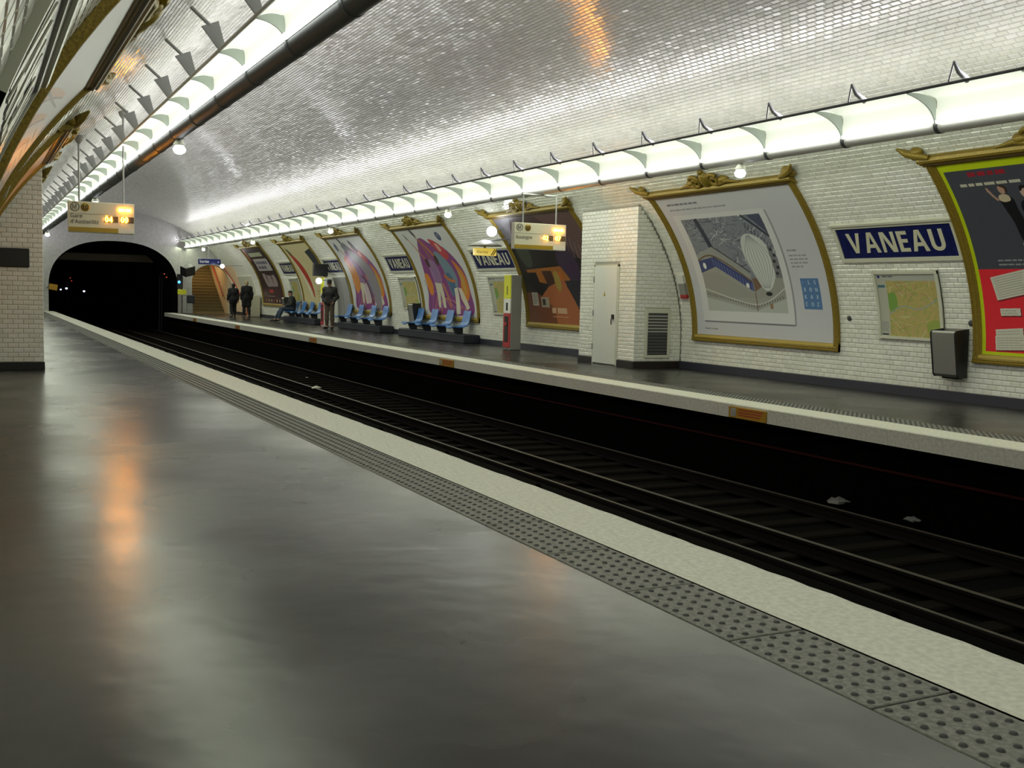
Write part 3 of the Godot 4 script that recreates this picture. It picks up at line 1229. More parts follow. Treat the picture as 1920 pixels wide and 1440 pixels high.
func print_theatre() -> Image:             # yellow-edged sheet: grey theatre bill, blue one beside it, red field with press cuttings below
	var im := blank(1024, 768, rgb(188, 205, 20))
	im.fill_rect(Rect2i(16, 34, 468, 366), rgb(68, 70, 82))
	im.fill_rect(Rect2i(500, 34, 508, 366), rgb(28, 34, 92))
	paint_text(im, "PO", 530, 105, 62, rgb(216, 220, 208), true)
	for k in 3:
		fill_oval(im, 560 + k * 150, 250, 46, 70, [rgb(190, 180, 40), rgb(180, 60, 50), rgb(200, 190, 180)][k])
	greek(im, 530, 345, 430, 2, 24, rgb(190, 190, 175))
	greek(im, 110, 46, 190, 1, 26, rgb(150, 32, 48), 0.7)
	greek(im, 60, 92, 350, 1, 22, rgb(190, 186, 172), 0.55)
	# a woman with a raised hand and a man in evening dress
	var skin := rgb(176, 140, 124)
	stroke(im, [192, 170, 176, 150, 166, 130], 9, skin)
	stroke(im, [166, 134, 160, 116], 12, skin, 6)
	fill_blob(im, [196, 158, 226, 154, 252, 168, 256, 210, 274, 300, 276, 330, 236, 330, 222, 260, 204, 200], rgb(14, 14, 22))
	fill_blob(im, [198, 152, 216, 146, 236, 152, 240, 172, 214, 178, 196, 168], rgb(196, 180, 156))
	fill_oval(im, 218, 128, 13, 18, skin, -0.3)
	fill_blob(im, [212, 112, 226, 108, 240, 120, 240, 142, 232, 140, 230, 124, 218, 116], rgb(58, 42, 36))
	fill_blob(im, [276, 186, 296, 172, 322, 164, 350, 180, 368, 230, 376, 332, 282, 332, 286, 262, 272, 212], rgb(14, 15, 22))
	fill_poly(im, V2([304, 176, 324, 176, 332, 262, 312, 200]), rgb(196, 196, 186))
	fill_oval(im, 305, 146, 17, 24, rgb(190, 160, 150), -0.25)
	fill_blob(im, [288, 130, 296, 118, 312, 118, 322, 132, 316, 136, 304, 128, 292, 140], rgb(24, 20, 20))
	fill_poly(im, V2([303, 176, 314, 180, 325, 174, 325, 184, 314, 181, 304, 186]), rgb(10, 10, 12))
	fill_poly(im, V2([296, 274, 366, 268, 368, 286, 352, 296, 306, 292]), rgb(120, 26, 30))
	stroke(im, [292, 276, 372, 270], 5, rgb(190, 180, 160))
	fill_oval(im, 326, 300, 15, 9, rgb(200, 200, 190))
	paint_text(im, "DÉSIRÉ", 232, 372, 32, rgb(184, 188, 178), true, 1.1)
	greek(im, 246, 378, 200, 1, 20, rgb(150, 36, 48), 0.75)
	im.fill_rect(Rect2i(16, 398, 992, 354), rgb(224, 42, 56))
	im.fill_rect(Rect2i(16, 398, 468, 40), rgb(68, 70, 82))
	greek(im, 110, 402, 330, 2, 16, rgb(140, 142, 150), 0.4)
	var cut := [[60, 470, 160, 90, -0.2], [86, 588, 86, 28, -0.03], [60, 668, 118, 30, -0.08], [58, 716, 0, 0, 0], [256, 458, 100, 40, 0.05], [240, 548, 130, 60, 0.07], [240, 664, 130, 50, 0.06], [420, 480, 150, 70, -0.05], [440, 600, 130, 80, 0.08], [640, 470, 160, 90, 0.04], [620, 610, 180, 80, -0.06], [840, 500, 130, 120, 0.03]]
	for q in cut:
		if q[2] > 0:
			cutting(im, q[0], q[1], q[2], q[3], q[4])
	cutting(im, 60, 706, 0.1, 0.1, 0)
	paint_text(im, "LA PRESSE", 200, 650, 17, rgb(216, 170, 160), true)
	cutting(im, 58, 692, 132, 54, -0.05)
	cutting(im, 230, 722, 130, 28, 0.02)
	return im


func cutting(im: Image, x: float, y: float, w: float, h: float, turn: float) -> void:
	var ax := Vector2(w, 0).rotated(turn)
	var ay := Vector2(0, h).rotated(turn)
	var o := Vector2(x, y)
	fill_poly(im, [o + Vector2(4, 5), o + ax + Vector2(4, 5), o + ax + ay + Vector2(4, 5), o + ay + Vector2(4, 5)], rgb(120, 24, 34))
	fill_poly(im, [o, o + ax, o + ax + ay, o + ay], rgb(206, 204, 192))
	var n := int(h / 9)
	for k in range(1, n):
		var p := o + ay * (float(k) / n) + ax * 0.06
		var q := p + ax * rng.randf_range(0.7, 0.88)
		stroke(im, [p.x, p.y, q.x, q.y], 2.2, rgb(150, 150, 142))


func print_night() -> Image:               # dark collage: brown interior, orange floor
	var im := blank(1024, 768, rgb(30, 24, 26))
	fill_poly(im, V2([0, 0, 1024, 0, 1024, 120, 620, 70, 0, 150]), rgb(64, 38, 36))
	fill_poly(im, V2([0, 0, 240, 0, 60, 190, 0, 210]), rgb(120, 116, 124))
	fill_poly(im, V2([560, 0, 1024, 0, 1024, 420, 880, 380]), rgb(96, 72, 70))
	for k in 16:
		stroke(im, [200 + k * 24, 70 + (k % 3) * 18, 240 + k * 26, 130], 9, rgb(150, 140, 140))
	for k in 22:
		stroke(im, [760 + k * 12, 150 + k * 8, 700 + k * 16, 330], 5, [rgb(112, 84, 104), rgb(70, 54, 62), rgb(150, 124, 120)][k % 3])
	fill_blob(im, [60, 230, 170, 190, 230, 300, 170, 380, 80, 350], rgb(56, 62, 48))
	fill_blob(im, [560, 300, 720, 260, 800, 420, 700, 520, 580, 460], rgb(58, 40, 66))
	fill_poly(im, V2([80, 400, 560, 380, 640, 470, 560, 520, 120, 480]), rgb(150, 92, 36))
	fill_poly(im, V2([40, 420, 210, 420, 230, 520, 60, 530]), rgb(34, 30, 30))
	fill_poly(im, V2([290, 410, 420, 410, 440, 500, 330, 530]), rgb(62, 34, 24))
	fill_poly(im, V2([470, 420, 540, 420, 560, 500, 500, 520]), rgb(176, 92, 30))
	fill_poly(im, V2([0, 768, 0, 700, 330, 520, 540, 470, 760, 768]), rgb(158, 92, 54))
	fill_poly(im, V2([0, 768, 0, 560, 160, 560, 360, 660, 400, 768]), rgb(112, 64, 40))
	fill_poly(im, V2([560, 480, 1024, 470, 1024, 768, 760, 768]), rgb(34, 32, 44))
	im.fill_rect(Rect2i(70, 560, 84, 90), rgb(176, 172, 160))
	greek(im, 80, 572, 64, 6, 12, rgb(96, 92, 84))
	im.fill_rect(Rect2i(190, 590, 110, 70), rgb(150, 140, 124))
	im.fill_rect(Rect2i(210, 604, 40, 40), rgb(60, 56, 52))
	fill_oval(im, 470, 480, 40, 70, rgb(150, 130, 60))
	greek(im, 330, 660, 270, 1, 60, rgb(196, 160, 128), 0.6)
	greek(im, 340, 716, 260, 1, 16, rgb(190, 150, 110))
	return im


func print_dancers(second: bool) -> Image:   # white-edged sheet with leaping dancers before purple and orange swirls
	var im := blank(1024, 768, rgb(204, 205, 206))
	var pur := rgb(132, 62, 128)
	fill_blob(im, [170, 330, 300, 150, 430, 90, 560, 150, 760, 190, 930, 380, 950, 560, 960, 740, 560, 752, 110, 745, 120, 560], pur)
	fill_blob(im, [560, 110, 700, 150, 790, 260, 700, 300, 620, 230], rgb(188, 64, 70))
	fill_blob(im, [640, 150, 690, 170, 700, 220, 650, 220], rgb(210, 160, 150))
	fill_blob(im, [790, 300, 920, 420, 935, 580, 860, 640, 800, 540, 830, 440], rgb(206, 122, 36))
	fill_blob(im, [820, 380, 880, 430, 890, 560, 850, 590, 830, 500], rgb(190, 150, 70))
	fill_blob(im, [130, 430, 210, 420, 250, 520, 200, 600, 140, 560], rgb(214, 132, 44))
	for k in 7:
		stroke(im, [150 + k * 20, 740, 260 + k * 40, 560 + k * 12, 420 + k * 70, 700], 9, [rgb(170, 108, 160), rgb(108, 40, 110), rgb(196, 130, 60)][k % 3])
	stroke(im, [100, 470, 130, 640, 120, 745], 8, rgb(72, 60, 100))
	# first dancer: arm to the upper left, violet bodice, pale trousers
	var skin := rgb(176, 122, 84)
	stroke(im, [330, 330, 240, 220, 150, 70], 34, skin, 12)
	stroke(im, [160, 96, 136, 44], 24, rgb(60, 52, 62), 14)
	stroke(im, [400, 330, 380, 180, 330, 30], 32, rgb(150, 104, 70), 14)
	fill_oval(im, 345, 40, 24, 44, rgb(66, 60, 66), -0.4)
	fill_blob(im, [300, 330, 380, 290, 450, 330, 470, 450, 420, 520, 320, 510, 290, 420], rgb(150, 116, 158))
	for k in 4:
		stroke(im, [330 + k * 30, 340, 350 + k * 20, 420, 330 + k * 32, 500], 6, rgb(106, 76, 122))
	fill_oval(im, 300, 320, 34, 40, rgb(70, 46, 38))
	fill_poly(im, V2([300, 490, 430, 500, 450, 700, 400, 700, 370, 560, 340, 700, 296, 690]), rgb(204, 200, 178))
	stroke(im, [360, 700, 350, 760], 22, skin)
	# second dancer: orange scarf, grey-blue shirt, white trousers
	stroke(im, [520, 290, 440, 190, 380, 110], 40, rgb(186, 118, 66), 22)
	fill_blob(im, [520, 240, 600, 230, 720, 330, 770, 460, 700, 560, 610, 600, 560, 480, 560, 380], rgb(112, 136, 152))
	fill_blob(im, [570, 430, 660, 420, 700, 540, 620, 600], rgb(70, 104, 138))
	fill_oval(im, 505, 300, 36, 46, rgb(74, 48, 40), 0.3)
	stroke(im, [540, 430, 620, 470, 720, 480], 34, rgb(192, 112, 54), 22)
	stroke(im, [460, 500, 520, 620, 560, 690], 34, rgb(186, 120, 80), 22)
	fill_poly(im, V2([660, 540, 730, 530, 720, 740, 640, 750]), rgb(212, 208, 190))
	fill_poly(im, V2([740, 530, 800, 540, 900, 690, 850, 710, 760, 620]), rgb(208, 202, 180))
	stroke(im, [820, 700, 800, 760], 14, rgb(196, 180, 140))
	if second:
		fill_blob(im, [380, 150, 520, 170, 760, 330, 840, 560, 800, 730, 690, 740, 560, 420, 420, 260], rgb(140, 134, 142))
		fill_blob(im, [120, 250, 260, 230, 330, 330, 320, 500, 230, 580, 160, 470], rgb(206, 130, 40))
		fill_blob(im, [170, 230, 270, 210, 300, 300, 220, 320], rgb(196, 66, 72))
		fill_oval(im, 620, 110, 40, 80, rgb(66, 52, 60), -0.5)
		fill_oval(im, 120, 110, 34, 44, rgb(92, 104, 140))
		fill_blob(im, [300, 90, 420, 60, 470, 130, 330, 160], rgb(110, 112, 116))
		fill_blob(im, [420, 540, 520, 500, 560, 660, 450, 690], rgb(196, 178, 190))
		stroke(im, [420, 420, 520, 500, 590, 700], 26, rgb(74, 52, 48), 40)
	else:
		fill_oval(im, 800, 90, 44, 40, rgb(66, 74, 116))
		stroke(im, [776, 100, 800, 70, 826, 104], 6, rgb(190, 190, 200))
	return im


func print_crescent() -> Image:            # cream sheet with a great red crescent
	var im := blank(768, 576, rgb(206, 194, 150))
	fill_blob(im, [60, 60, 150, 120, 270, 250, 330, 420, 320, 500, 250, 400, 120, 220], rgb(178, 48, 40))
	fill_blob(im, [50, 50, 110, 60, 140, 110, 90, 110], rgb(64, 84, 52))
	fill_poly(im, V2([20, 120, 60, 160, 230, 430, 270, 520, 180, 430]), rgb(222, 220, 200))
	fill_poly(im, V2([560, 90, 768, 60, 768, 330, 640, 300]), rgb(34, 42, 56))
	greek(im, 430, 440, 200, 4, 24, rgb(150, 130, 70))
	return im


func print_show() -> Image:                # black and dark red show bill
	var im := blank(768, 576, rgb(38, 22, 28))
	fill_poly(im, V2([0, 0, 80, 0, 60, 140, 0, 150]), rgb(170, 96, 84))
	im.fill_rect(Rect2i(120, 50, 480, 46), rgb(170, 176, 150))
	im.fill_rect(Rect2i(140, 120, 520, 130), rgb(176, 172, 176))
	greek(im, 180, 150, 420, 2, 50, rgb(92, 88, 110), 0.6)
	fill_blob(im, [200, 280, 420, 300, 620, 300, 640, 400, 420, 410, 240, 400], rgb(150, 134, 138))
	fill_poly(im, V2([300, 280, 340, 280, 320, 400]), rgb(40, 26, 34))
	fill_poly(im, V2([480, 290, 520, 290, 500, 410]), rgb(40, 26, 34))
	im.fill_rect(Rect2i(0, 420, 768, 156), rgb(58, 20, 36))
	greek(im, 280, 440, 130, 1, 40, rgb(206, 40, 48), 0.7)
	greek(im, 160, 500, 420, 1, 24, rgb(160, 130, 130))
	for k in 6:
		fill_oval(im, 110 + k * 100, 545, 15, 15, [rgb(180, 60, 50), rgb(200, 170, 90), rgb(190, 190, 180)][k % 3])
	return im


func print_hands() -> Image:               # pale grey sheet: hands reaching up, short blocks of text, coloured stripes below
	var im := blank(1024, 768, rgb(188, 188, 190))
	for k in 4:
		fill_poly(im, V2([0, 768, 0, 560 + k * 50, 420, 520 + k * 60, 560, 768]), rgb(196 + k * 6, 176 - k * 8, 156 - k * 16))
	for k in 5:
		var yy := 180 + k * 62
		stroke(im, [40, yy + 120, 360, yy + 20, 700, yy - 60], 34, rgb(196, 150, 112), 12)
		stroke(im, [80, yy + 124, 400, yy + 26, 720, yy - 58], 9, rgb(126, 98, 84), 4)
	stroke(im, [60, 260, 420, 200, 760, 140], 10, rgb(112, 110, 108), 5)
	greek(im, 700, 210, 180, 6, 26, rgb(104, 104, 110), 0.45)
	greek(im, 640, 420, 210, 6, 28, rgb(110, 110, 116), 0.45)
	fill_poly(im, V2([380, 560, 520, 470, 560, 540, 420, 768, 330, 768]), rgb(112, 92, 116))
	fill_poly(im, V2([560, 600, 660, 540, 640, 768, 520, 768]), rgb(150, 92, 76))
	stroke(im, [250, 740, 280, 640, 320, 730], 22, rgb(120, 100, 122))
	return im


func print_orange() -> Image:              # orange and peach sheet with violet shapes
	var im := blank(768, 576, rgb(196, 138, 78))
	fill_poly(im, V2([0, 576, 0, 250, 380, 420, 520, 576]), rgb(104, 84, 108))
	fill_poly(im, V2([0, 576, 0, 430, 260, 520, 300, 576]), rgb(58, 54, 74))
	fill_blob(im, [420, 120, 620, 80, 720, 220, 600, 330, 450, 280], rgb(212, 160, 104))
	greek(im, 80, 80, 260, 3, 34, rgb(92, 60, 58), 0.5)
	return im


func print_map(n: int) -> Image:           # a street plan with a pale head and a legend column
	var im := blank(384, 384, rgb(186, 176, 112))
	var nz := FastNoiseLite.new()
	nz.seed = 50 + n
	nz.frequency = 0.03
	for y in range(0, 384, 4):
		for x in range(0, 384, 4):
			var v := nz.get_noise_2d(x, y)
			im.fill_rect(Rect2i(x, y, 4, 4), rgb(184, 172, 104).lerp(rgb(160, 164, 100) if v > 0 else rgb(186, 160, 118), minf(1, absf(v) * 2)))
	for k in 60:
		var a := Vector2(rng.randf() * 384, rng.randf() * 384)
		var b := a + Vector2(rng.randf_range(30, 150), 0).rotated(rng.randf() * TAU)
		stroke(im, [a.x, a.y, b.x, b.y], rng.randf_range(1.5, 4), [rgb(206, 200, 160), rgb(196, 176, 110), rgb(150, 140, 90)][rng.randi() % 3])
	fill_blob(im, [60, 130, 110, 120, 120, 200, 80, 240, 56, 190], rgb(120, 158, 76))
	fill_blob(im, [300, 300, 370, 280, 384, 350, 320, 370], rgb(150, 166, 84))
	stroke(im, [60, 250, 150, 200, 260, 215, 384, 150], 7, rgb(150, 166, 160))
	im.fill_rect(Rect2i(0, 0, 384, 44), rgb(176, 178, 170))
	fill_oval(im, 20, 18, 9, 9, rgb(40, 52, 110))
	greek(im, 44, 12, 90, 1, 18, rgb(110, 112, 116), 0.5)
	im.fill_rect(Rect2i(0, 44, 62, 340), rgb(178, 180, 166))
	im.fill_rect(Rect2i(6, 70, 46, 16), rgb(70, 110, 130))
	greek(im, 8, 300, 44, 6, 10, rgb(140, 142, 150), 0.5)
	im.fill_rect(Rect2i(6, 370, 44, 9), rgb(50, 54, 66))
	return im


# ---------------------------------------------------------------- gilded advertising frames
const FRAME := 0.14

func wall_curve(s: SurfaceTool, sg: int, pts: Array, off: float, r) -> void:    # pts: (d, s)
	var p := []
	for q in pts:
		p.append(wall(sg, q.y, q.x, off))
	tube(s, p, r, 7)


func wall_blob(s: SurfaceTool, sg: int, d: float, sv: float, rd: float, rs: float, off: float) -> void:
	var rows := []
	for i in 5:
		var a := PI / 2 * i / 4.0
		var row := []
		for k in 12:
			var t := TAU * k / 12
			row.append(wall(sg, sv + rs * cos(a) * sin(t), d + rd * cos(a) * cos(t), 0.01 + off * sin(a)))
		rows.append(row)
	sheet(s, rows, inward(sg, sv), true, true)


func spiral(d: float, sv: float, r: float, hand: float, up: float) -> Array:
	var p := []
	for k in 22:
		var t := k / 21.0 * TAU * 1.4
		var rr := r * (1.0 - 0.72 * k / 21.0)
		p.append(Vector2(d + hand * rr * cos(t + up), sv + rr * sin(t + up)))
	return p


func advert(sg: int, d0: float, d1: float, im: Image, label: String) -> Node3D:
	var s0 := s_of(sg, POSTER_Y[0])
	var s1 := s_of(sg, POSTER_Y[1])
	var mid := (d0 + d1) / 2
	var t := thing("advertising_frame", wall(sg, s0, mid), label, "poster", "gilded poster frames on the curved walls")
	var s := S()
	wall_slab(s, sg, s0 + 0.03, s1 - 0.03, d0 + 0.03, d1 - 0.03, -0.015, 0.012)
	obj("backing", s, M.gold_dark, t)
	s = S()
	var rows := []
	for i in 21:
		var q := lerpf(s1 - FRAME + 0.015, s0 + FRAME - 0.015, i / 20.0)
		var row := []
		for j in 9:
			var f := j / 8.0
			row.append(wall(sg, q, lerpf(d1 - FRAME, d0 + FRAME, f) if sg > 0 else lerpf(d0 + FRAME, d1 - FRAME, f), 0.022))
		rows.append(row)
	sheet(s, rows, inward(sg, (s0 + s1) / 2))
	obj("print", s, printed(im), t)
	var prof := PackedVector2Array()
	for p in [[0, 0], [0, 0.045], [0.012, 0.062], [0.03, 0.066], [0.045, 0.05], [0.06, 0.056], [0.085, 0.052], [0.1, 0.036], [0.118, 0.04], [0.14, 0.026], [0.14, 0.0]]:
		prof.append(Vector2(p[0], p[1]))
	var ss := []
	for i in 15:
		ss.append(lerpf(s0, s1, i / 14.0))
	for e in [d0, d1]:
		var dir := 1.0 if e == d0 else -1.0
		s = S()
		sweep(s, prof, func(p: Vector2, q: float) -> Vector3: return wall(sg, q, e + dir * p.x, p.y), ss)
		obj("frame_side", s, M.gold, t)
	s = S()
	sweep(s, prof, func(p: Vector2, q: float) -> Vector3: return wall(sg, s0 + p.x, q, p.y * 1.1), [d0, d1])
	obj("frame_bottom", s, M.gold, t)
	s = S()
	wall_slab(s, sg, s0 + 0.085, s0 + 0.125, d0 + 0.1, d1 - 0.1, 0.03, 0.06, 2)
	obj("fillet", s, M.gold_light, t)
	s = S()
	var cor := PackedVector2Array()
	for p in [[-0.05, 0], [-0.05, 0.07], [-0.02, 0.1], [0.02, 0.1], [0.035, 0.075], [0.07, 0.07], [0.08, 0.045], [0.13, 0.035], [0.14, 0.0]]:
		cor.append(Vector2(p[0], p[1]))
	sweep(s, cor, func(p: Vector2, q: float) -> Vector3: return wall(sg, s1 - p.x, q, p.y), [d0 - 0.06, d1 + 0.06])
	obj("frame_top", s, M.gold, t)
	s = S()
	wall_slab(s, sg, s1 - 0.075, s1 - 0.04, d0 + 0.02, d1 - 0.02, 0.06, 0.085, 1)
	obj("fillet", s, M.gold_dark, t)
	# crest: two scrolls, a shell between, leaves running out
	s = S()
	for h in [-1.0, 1.0]:
		wall_curve(s, sg, spiral(mid + h * 0.26, s1 + 0.17, 0.14, h, 0.6), 0.07, 0.036)
		wall_curve(s, sg, [Vector2(mid + h * 0.28, s1 + 0.07), Vector2(mid + h * 0.55, s1 + 0.12), Vector2(mid + h * 0.85, s1 + 0.06)], 0.06, [0.05, 0.04, 0.014])
		wall_blob(s, sg, mid + h * 0.45, s1 + 0.14, 0.13, 0.07, 0.09)
	wall_blob(s, sg, mid, s1 + 0.18, 0.13, 0.18, 0.12)
	wall_blob(s, sg, mid, s1 + 0.35, 0.06, 0.06, 0.08)
	wall_slab(s, sg, s1 + 0.04, s1 + 0.09, mid - 0.5, mid + 0.5, 0.0, 0.06, 1)
	obj("crest", s, M.gold, t)
	for e in [d0, d1]:
		var h := -1.0 if e == d0 else 1.0
		s = S()
		wall_curve(s, sg, [Vector2(e - h * 0.16, s1 + 0.05), Vector2(e, s1 + 0.1), Vector2(e + h * 0.16, s1 + 0.16), Vector2(e + h * 0.27, s1 + 0.27)], 0.07, [0.035, 0.06, 0.055, 0.015])
		wall_blob(s, sg, e + h * 0.03, s1 + 0.14, 0.11, 0.07, 0.09)
		wall_blob(s, sg, e + h * 0.1, s1 + 0.06, 0.08, 0.06, 0.07)
		obj("corner_leaf", s, M.gold, t)
	return t


func name_sign(sg: int, d0: float, d1: float, label: String, y0 := 2.05) -> void:
	var s0 := s_of(sg, y0)
	var s1 := s_of(sg, y0 + 0.57)
	var t := thing("station_sign", wall(sg, s0, (d0 + d1) / 2), label, "sign", "station name signs")
	var s := S()
	wall_slab(s, sg, s0 + 0.05, s1 - 0.05, d0 + 0.05, d1 - 0.05, -0.01, 0.014)
	obj("panel", s, M.sign_blue, t)
	for e in [[s0, s0 + 0.065, d0, d1], [s1 - 0.065, s1, d0, d1], [s0, s1, d0, d0 + 0.065], [s0, s1, d1 - 0.065, d1]]:
		s = S()
		wall_slab(s, sg, e[0], e[1], e[2], e[3], -0.01, 0.03, 6)
		obj("border", s, M.border, t)
	s = S()
	wall_slab(s, sg, s1 - 0.015, s1 + 0.02, d0 - 0.03, d1 + 0.03, 0, 0.05, 1)
	obj("ledge", s, M.border, t)
	# letters
	var text := "VANEAU"
	var h := 0.335
	var total := 0.0
	var w := []
	for ch in text:
		w.append(letters(ch, true)[2])
		total += w[-1]
	var run := (d1 - d0) - 0.5
	var gap := 0.055
	var sq := (run - gap * 5) / (total * h)
	var d := (d1 - 0.25) if sg > 0 else (d0 + 0.25)
	for i in 6:
		wall_letter(t, text[i], sg, s0 + (s1 - s0 - h) / 2, d, h, M.ivory, sq, 0.014)
		d -= sg * (w[i] * h * sq + gap)


func map_panel(d0: float, d1: float, n: int, label: String) -> void:
	var s0 := s_of(1, 0.86)
	var s1 := s_of(1, 1.91)
	var t := thing("map_panel", wall(1, s0, (d0 + d1) / 2), label, "map", "street plan panels on the far wall")
	var s := S()
	wall_slab(s, 1, s0, s1, d0, d1, -0.01, 0.02, 4)
	obj("backing", s, M.border, t)
	for e in [[s0, s0 + 0.045, d0, d1], [s1 - 0.045, s1, d0, d1], [s0, s1, d0, d0 + 0.05], [s0, s1, d1 - 0.05, d1]]:
		s = S()
		wall_slab(s, 1, e[0], e[1], e[2], e[3], 0.0, 0.045, 4)
		obj("border", s, M.border, t)
	s = S()
	var rows := []
	for i in 9:
		var q := lerpf(s1 - 0.045, s0 + 0.045, i / 8.0)
		rows.append([wall(1, q, d1 - 0.05, 0.026), wall(1, q, d0 + 0.05, 0.026)])
	sheet(s, rows, inward(1, s0))
	obj("street_plan", s, printed(print_map(n), 0.2), t)


func bin(d: float, label: String) -> void:
	var x := AXIS + 6.42
	var t := thing("litter_bin", P(x, 0.38, d), label, "bin", "steel wall bins on the far platform")
	var w := 0.215
	var s := S()
	var u := PackedVector2Array()
	for p in [[0.02, 0.36], [0.17, 0.36], [0.2, 0.4], [0.29, 0.94], [0.295, 1.0], [0.275, 1.03], [0.255, 1.0], [0.25, 0.94], [0.185, 0.42], [0.16, 0.38], [0.04, 0.38], [0.04, 1.06], [0.02, 1.06]]:
		u.append(Vector2(p[0], p[1]))
	sweep(s, u, func(p: Vector2, q: float) -> Vector3: return P(x - p.x, p.y, q), [d - w + 0.012, d + w - 0.012])
	obj("body", s, M.inox, t)
	for e in [-1.0, 1.0]:
		s = S()
		var side := PackedVector2Array()
		for p in [[0.01, 0.355], [0.17, 0.355], [0.205, 0.4], [0.297, 0.95], [0.3, 1.0], [0.275, 1.035], [0.02, 1.065]]:
			side.append(Vector2(p[0], p[1]))
		sweep(s, side, func(p: Vector2, q: float) -> Vector3: return P(x - p.x, p.y, q), [d + e * w - 0.012, d + e * w + 0.012])
		obj("side_plate", s, M.black, t)
	s = S()
	wbox(s, x - 0.1, x - 0.005, 0.33, 0.362, d - 0.15, d + 0.15, 0.01)
	obj("bracket", s, M.black, t)
	s = S()
	wbox(s, x - 0.25, x - 0.04, 0.80, 0.82, d - w + 0.02, d + w - 0.02)
	obj("bag", s, M.dark_grey, t)


func make_right_wall() -> void:
	var words := ["gilded frame with theatre bill over red press cuttings, nearest on the far wall", "gilded frame with white poster of a pale balloon under an iron roof", "dark brown and orange collage poster, half behind the tiled kiosk", "purple poster of two leaping dancers, nearer of the two dancer posters", "purple and grey dancer poster, farther of the two dancer posters, above blue seats", "cream poster with a large red crescent beyond the standing man", "black and dark red show bill, farthest poster on the far wall"]
	var ims := [print_theatre(), print_balloon(), print_night(), print_dancers(false), print_dancers(true), print_crescent(), print_show()]
	for i in 7:
		advert(1, POSTERS[1][i][0], POSTERS[1][i][1], ims[i], words[i])
	var where := ["between the balloon poster and the red press poster", "behind the yellow alarm sign", "between the two purple dancer posters", "above the standing man", "between red crescent and black poster"]
	var ds := [[10.72, 13.1], [24.68, 27.15], [31.83, 34.08], [39.02, 41.2], [45.72, 48.0]]
	for i in 5:
		name_sign(1, ds[i][0], ds[i][1], "blue station name sign with cream letters " + where[i])
	map_panel(11.25, 12.52, 0, "yellowish street plan under the nearest station name sign, beside the steel bin")
	map_panel(25.25, 26.65, 1, "street plan partly hidden behind the yellow and red alarm post")
	map_panel(32.05, 33.6, 2, "greyish street plan panel above the steel bin between the dancer posters")
	map_panel(46.1, 47.45, 3, "street plan panel behind the seated person, farthest of the plans")
	bin(11.03, "brushed steel wall bin with open top, left of the red press poster")
	bin(32.27, "steel wall bin beside the first blue seat, under the greyish street plan")
	bin(48.2, "steel wall bin left of the seated person")
	# grey cupboard doors behind the standing man
	var t := thing("wall_cupboard", P(12.8, 0.14, 40.0), "tall grey cupboard door on the far wall behind the standing man", "cupboard")
	for e in [[39.2, 39.98], [40.02, 40.8]]:
		var s := S()
		wall_slab(s, 1, 0.14, s_of(1, 1.93), e[0], e[1], -0.01, 0.04, 6)
		obj("door", s, M.grey, t)
	# small notice with a box beside the balloon poster
	t = thing("notice_box", wall(1, 1.4, 17.62), "small grey notice box with white top and pink foot, left of the balloon poster", "notice")
	for q in [[1.42, 1.5, M.red], [1.5, 1.72, M.grey], [1.72, 1.88, M.white]]:
		var s := S()
		wall_slab(s, 1, s_of(1, q[0]), s_of(1, q[1]), 17.54, 17.74, 0.0, 0.06, 2)
		obj("notice_band", s, q[2], t)
	for q in [[13.18, "between the balloon poster and the street plan"], [10.78, "above the steel bin at the edge of the red poster"]]:
		t = thing("wall_socket", wall(1, s_of(1, 1.15), q[0]), "small dark round socket " + q[1], "socket")
		var s := S()
		var n := inward(1, 1.15)
		var xf := Transform3D(Basis(Vector3(0, 0, 1), n, Vector3(0, 0, 1).cross(n)).orthonormalized(), wall(1, s_of(1, 1.15), q[0]))
		lathe(s, [Vector2(0, 0.02), Vector2(0.03, 0.02), Vector2(0.045, 0.012), Vector2(0.045, -0.01)], xf, 12)
		obj("cover", s, M.dark_grey, t)


func make_left_wall() -> void:
	var words := ["pale grey poster of reaching hands, nearest frame on the near wall", "orange and violet poster in a dark gilded frame just before the tiled pillar", "orange poster frame on the near wall right behind the tiled pillar", "fourth gilded poster frame along the near wall, mostly hidden by the pillar", "farthest gilded poster frame along the near wall"]
	for i in 3:
		advert(-1, POSTERS[-1][i][0], POSTERS[-1][i][1], print_hands() if i == 0 else print_orange(), words[i])
	name_sign(-1, 3.3, 6.1, "blue station name sign on the near wall before the hands poster", 1.86)
	name_sign(-1, 11.95, 14.25, "blue station name sign on the near wall between the hands and orange posters", 1.86)


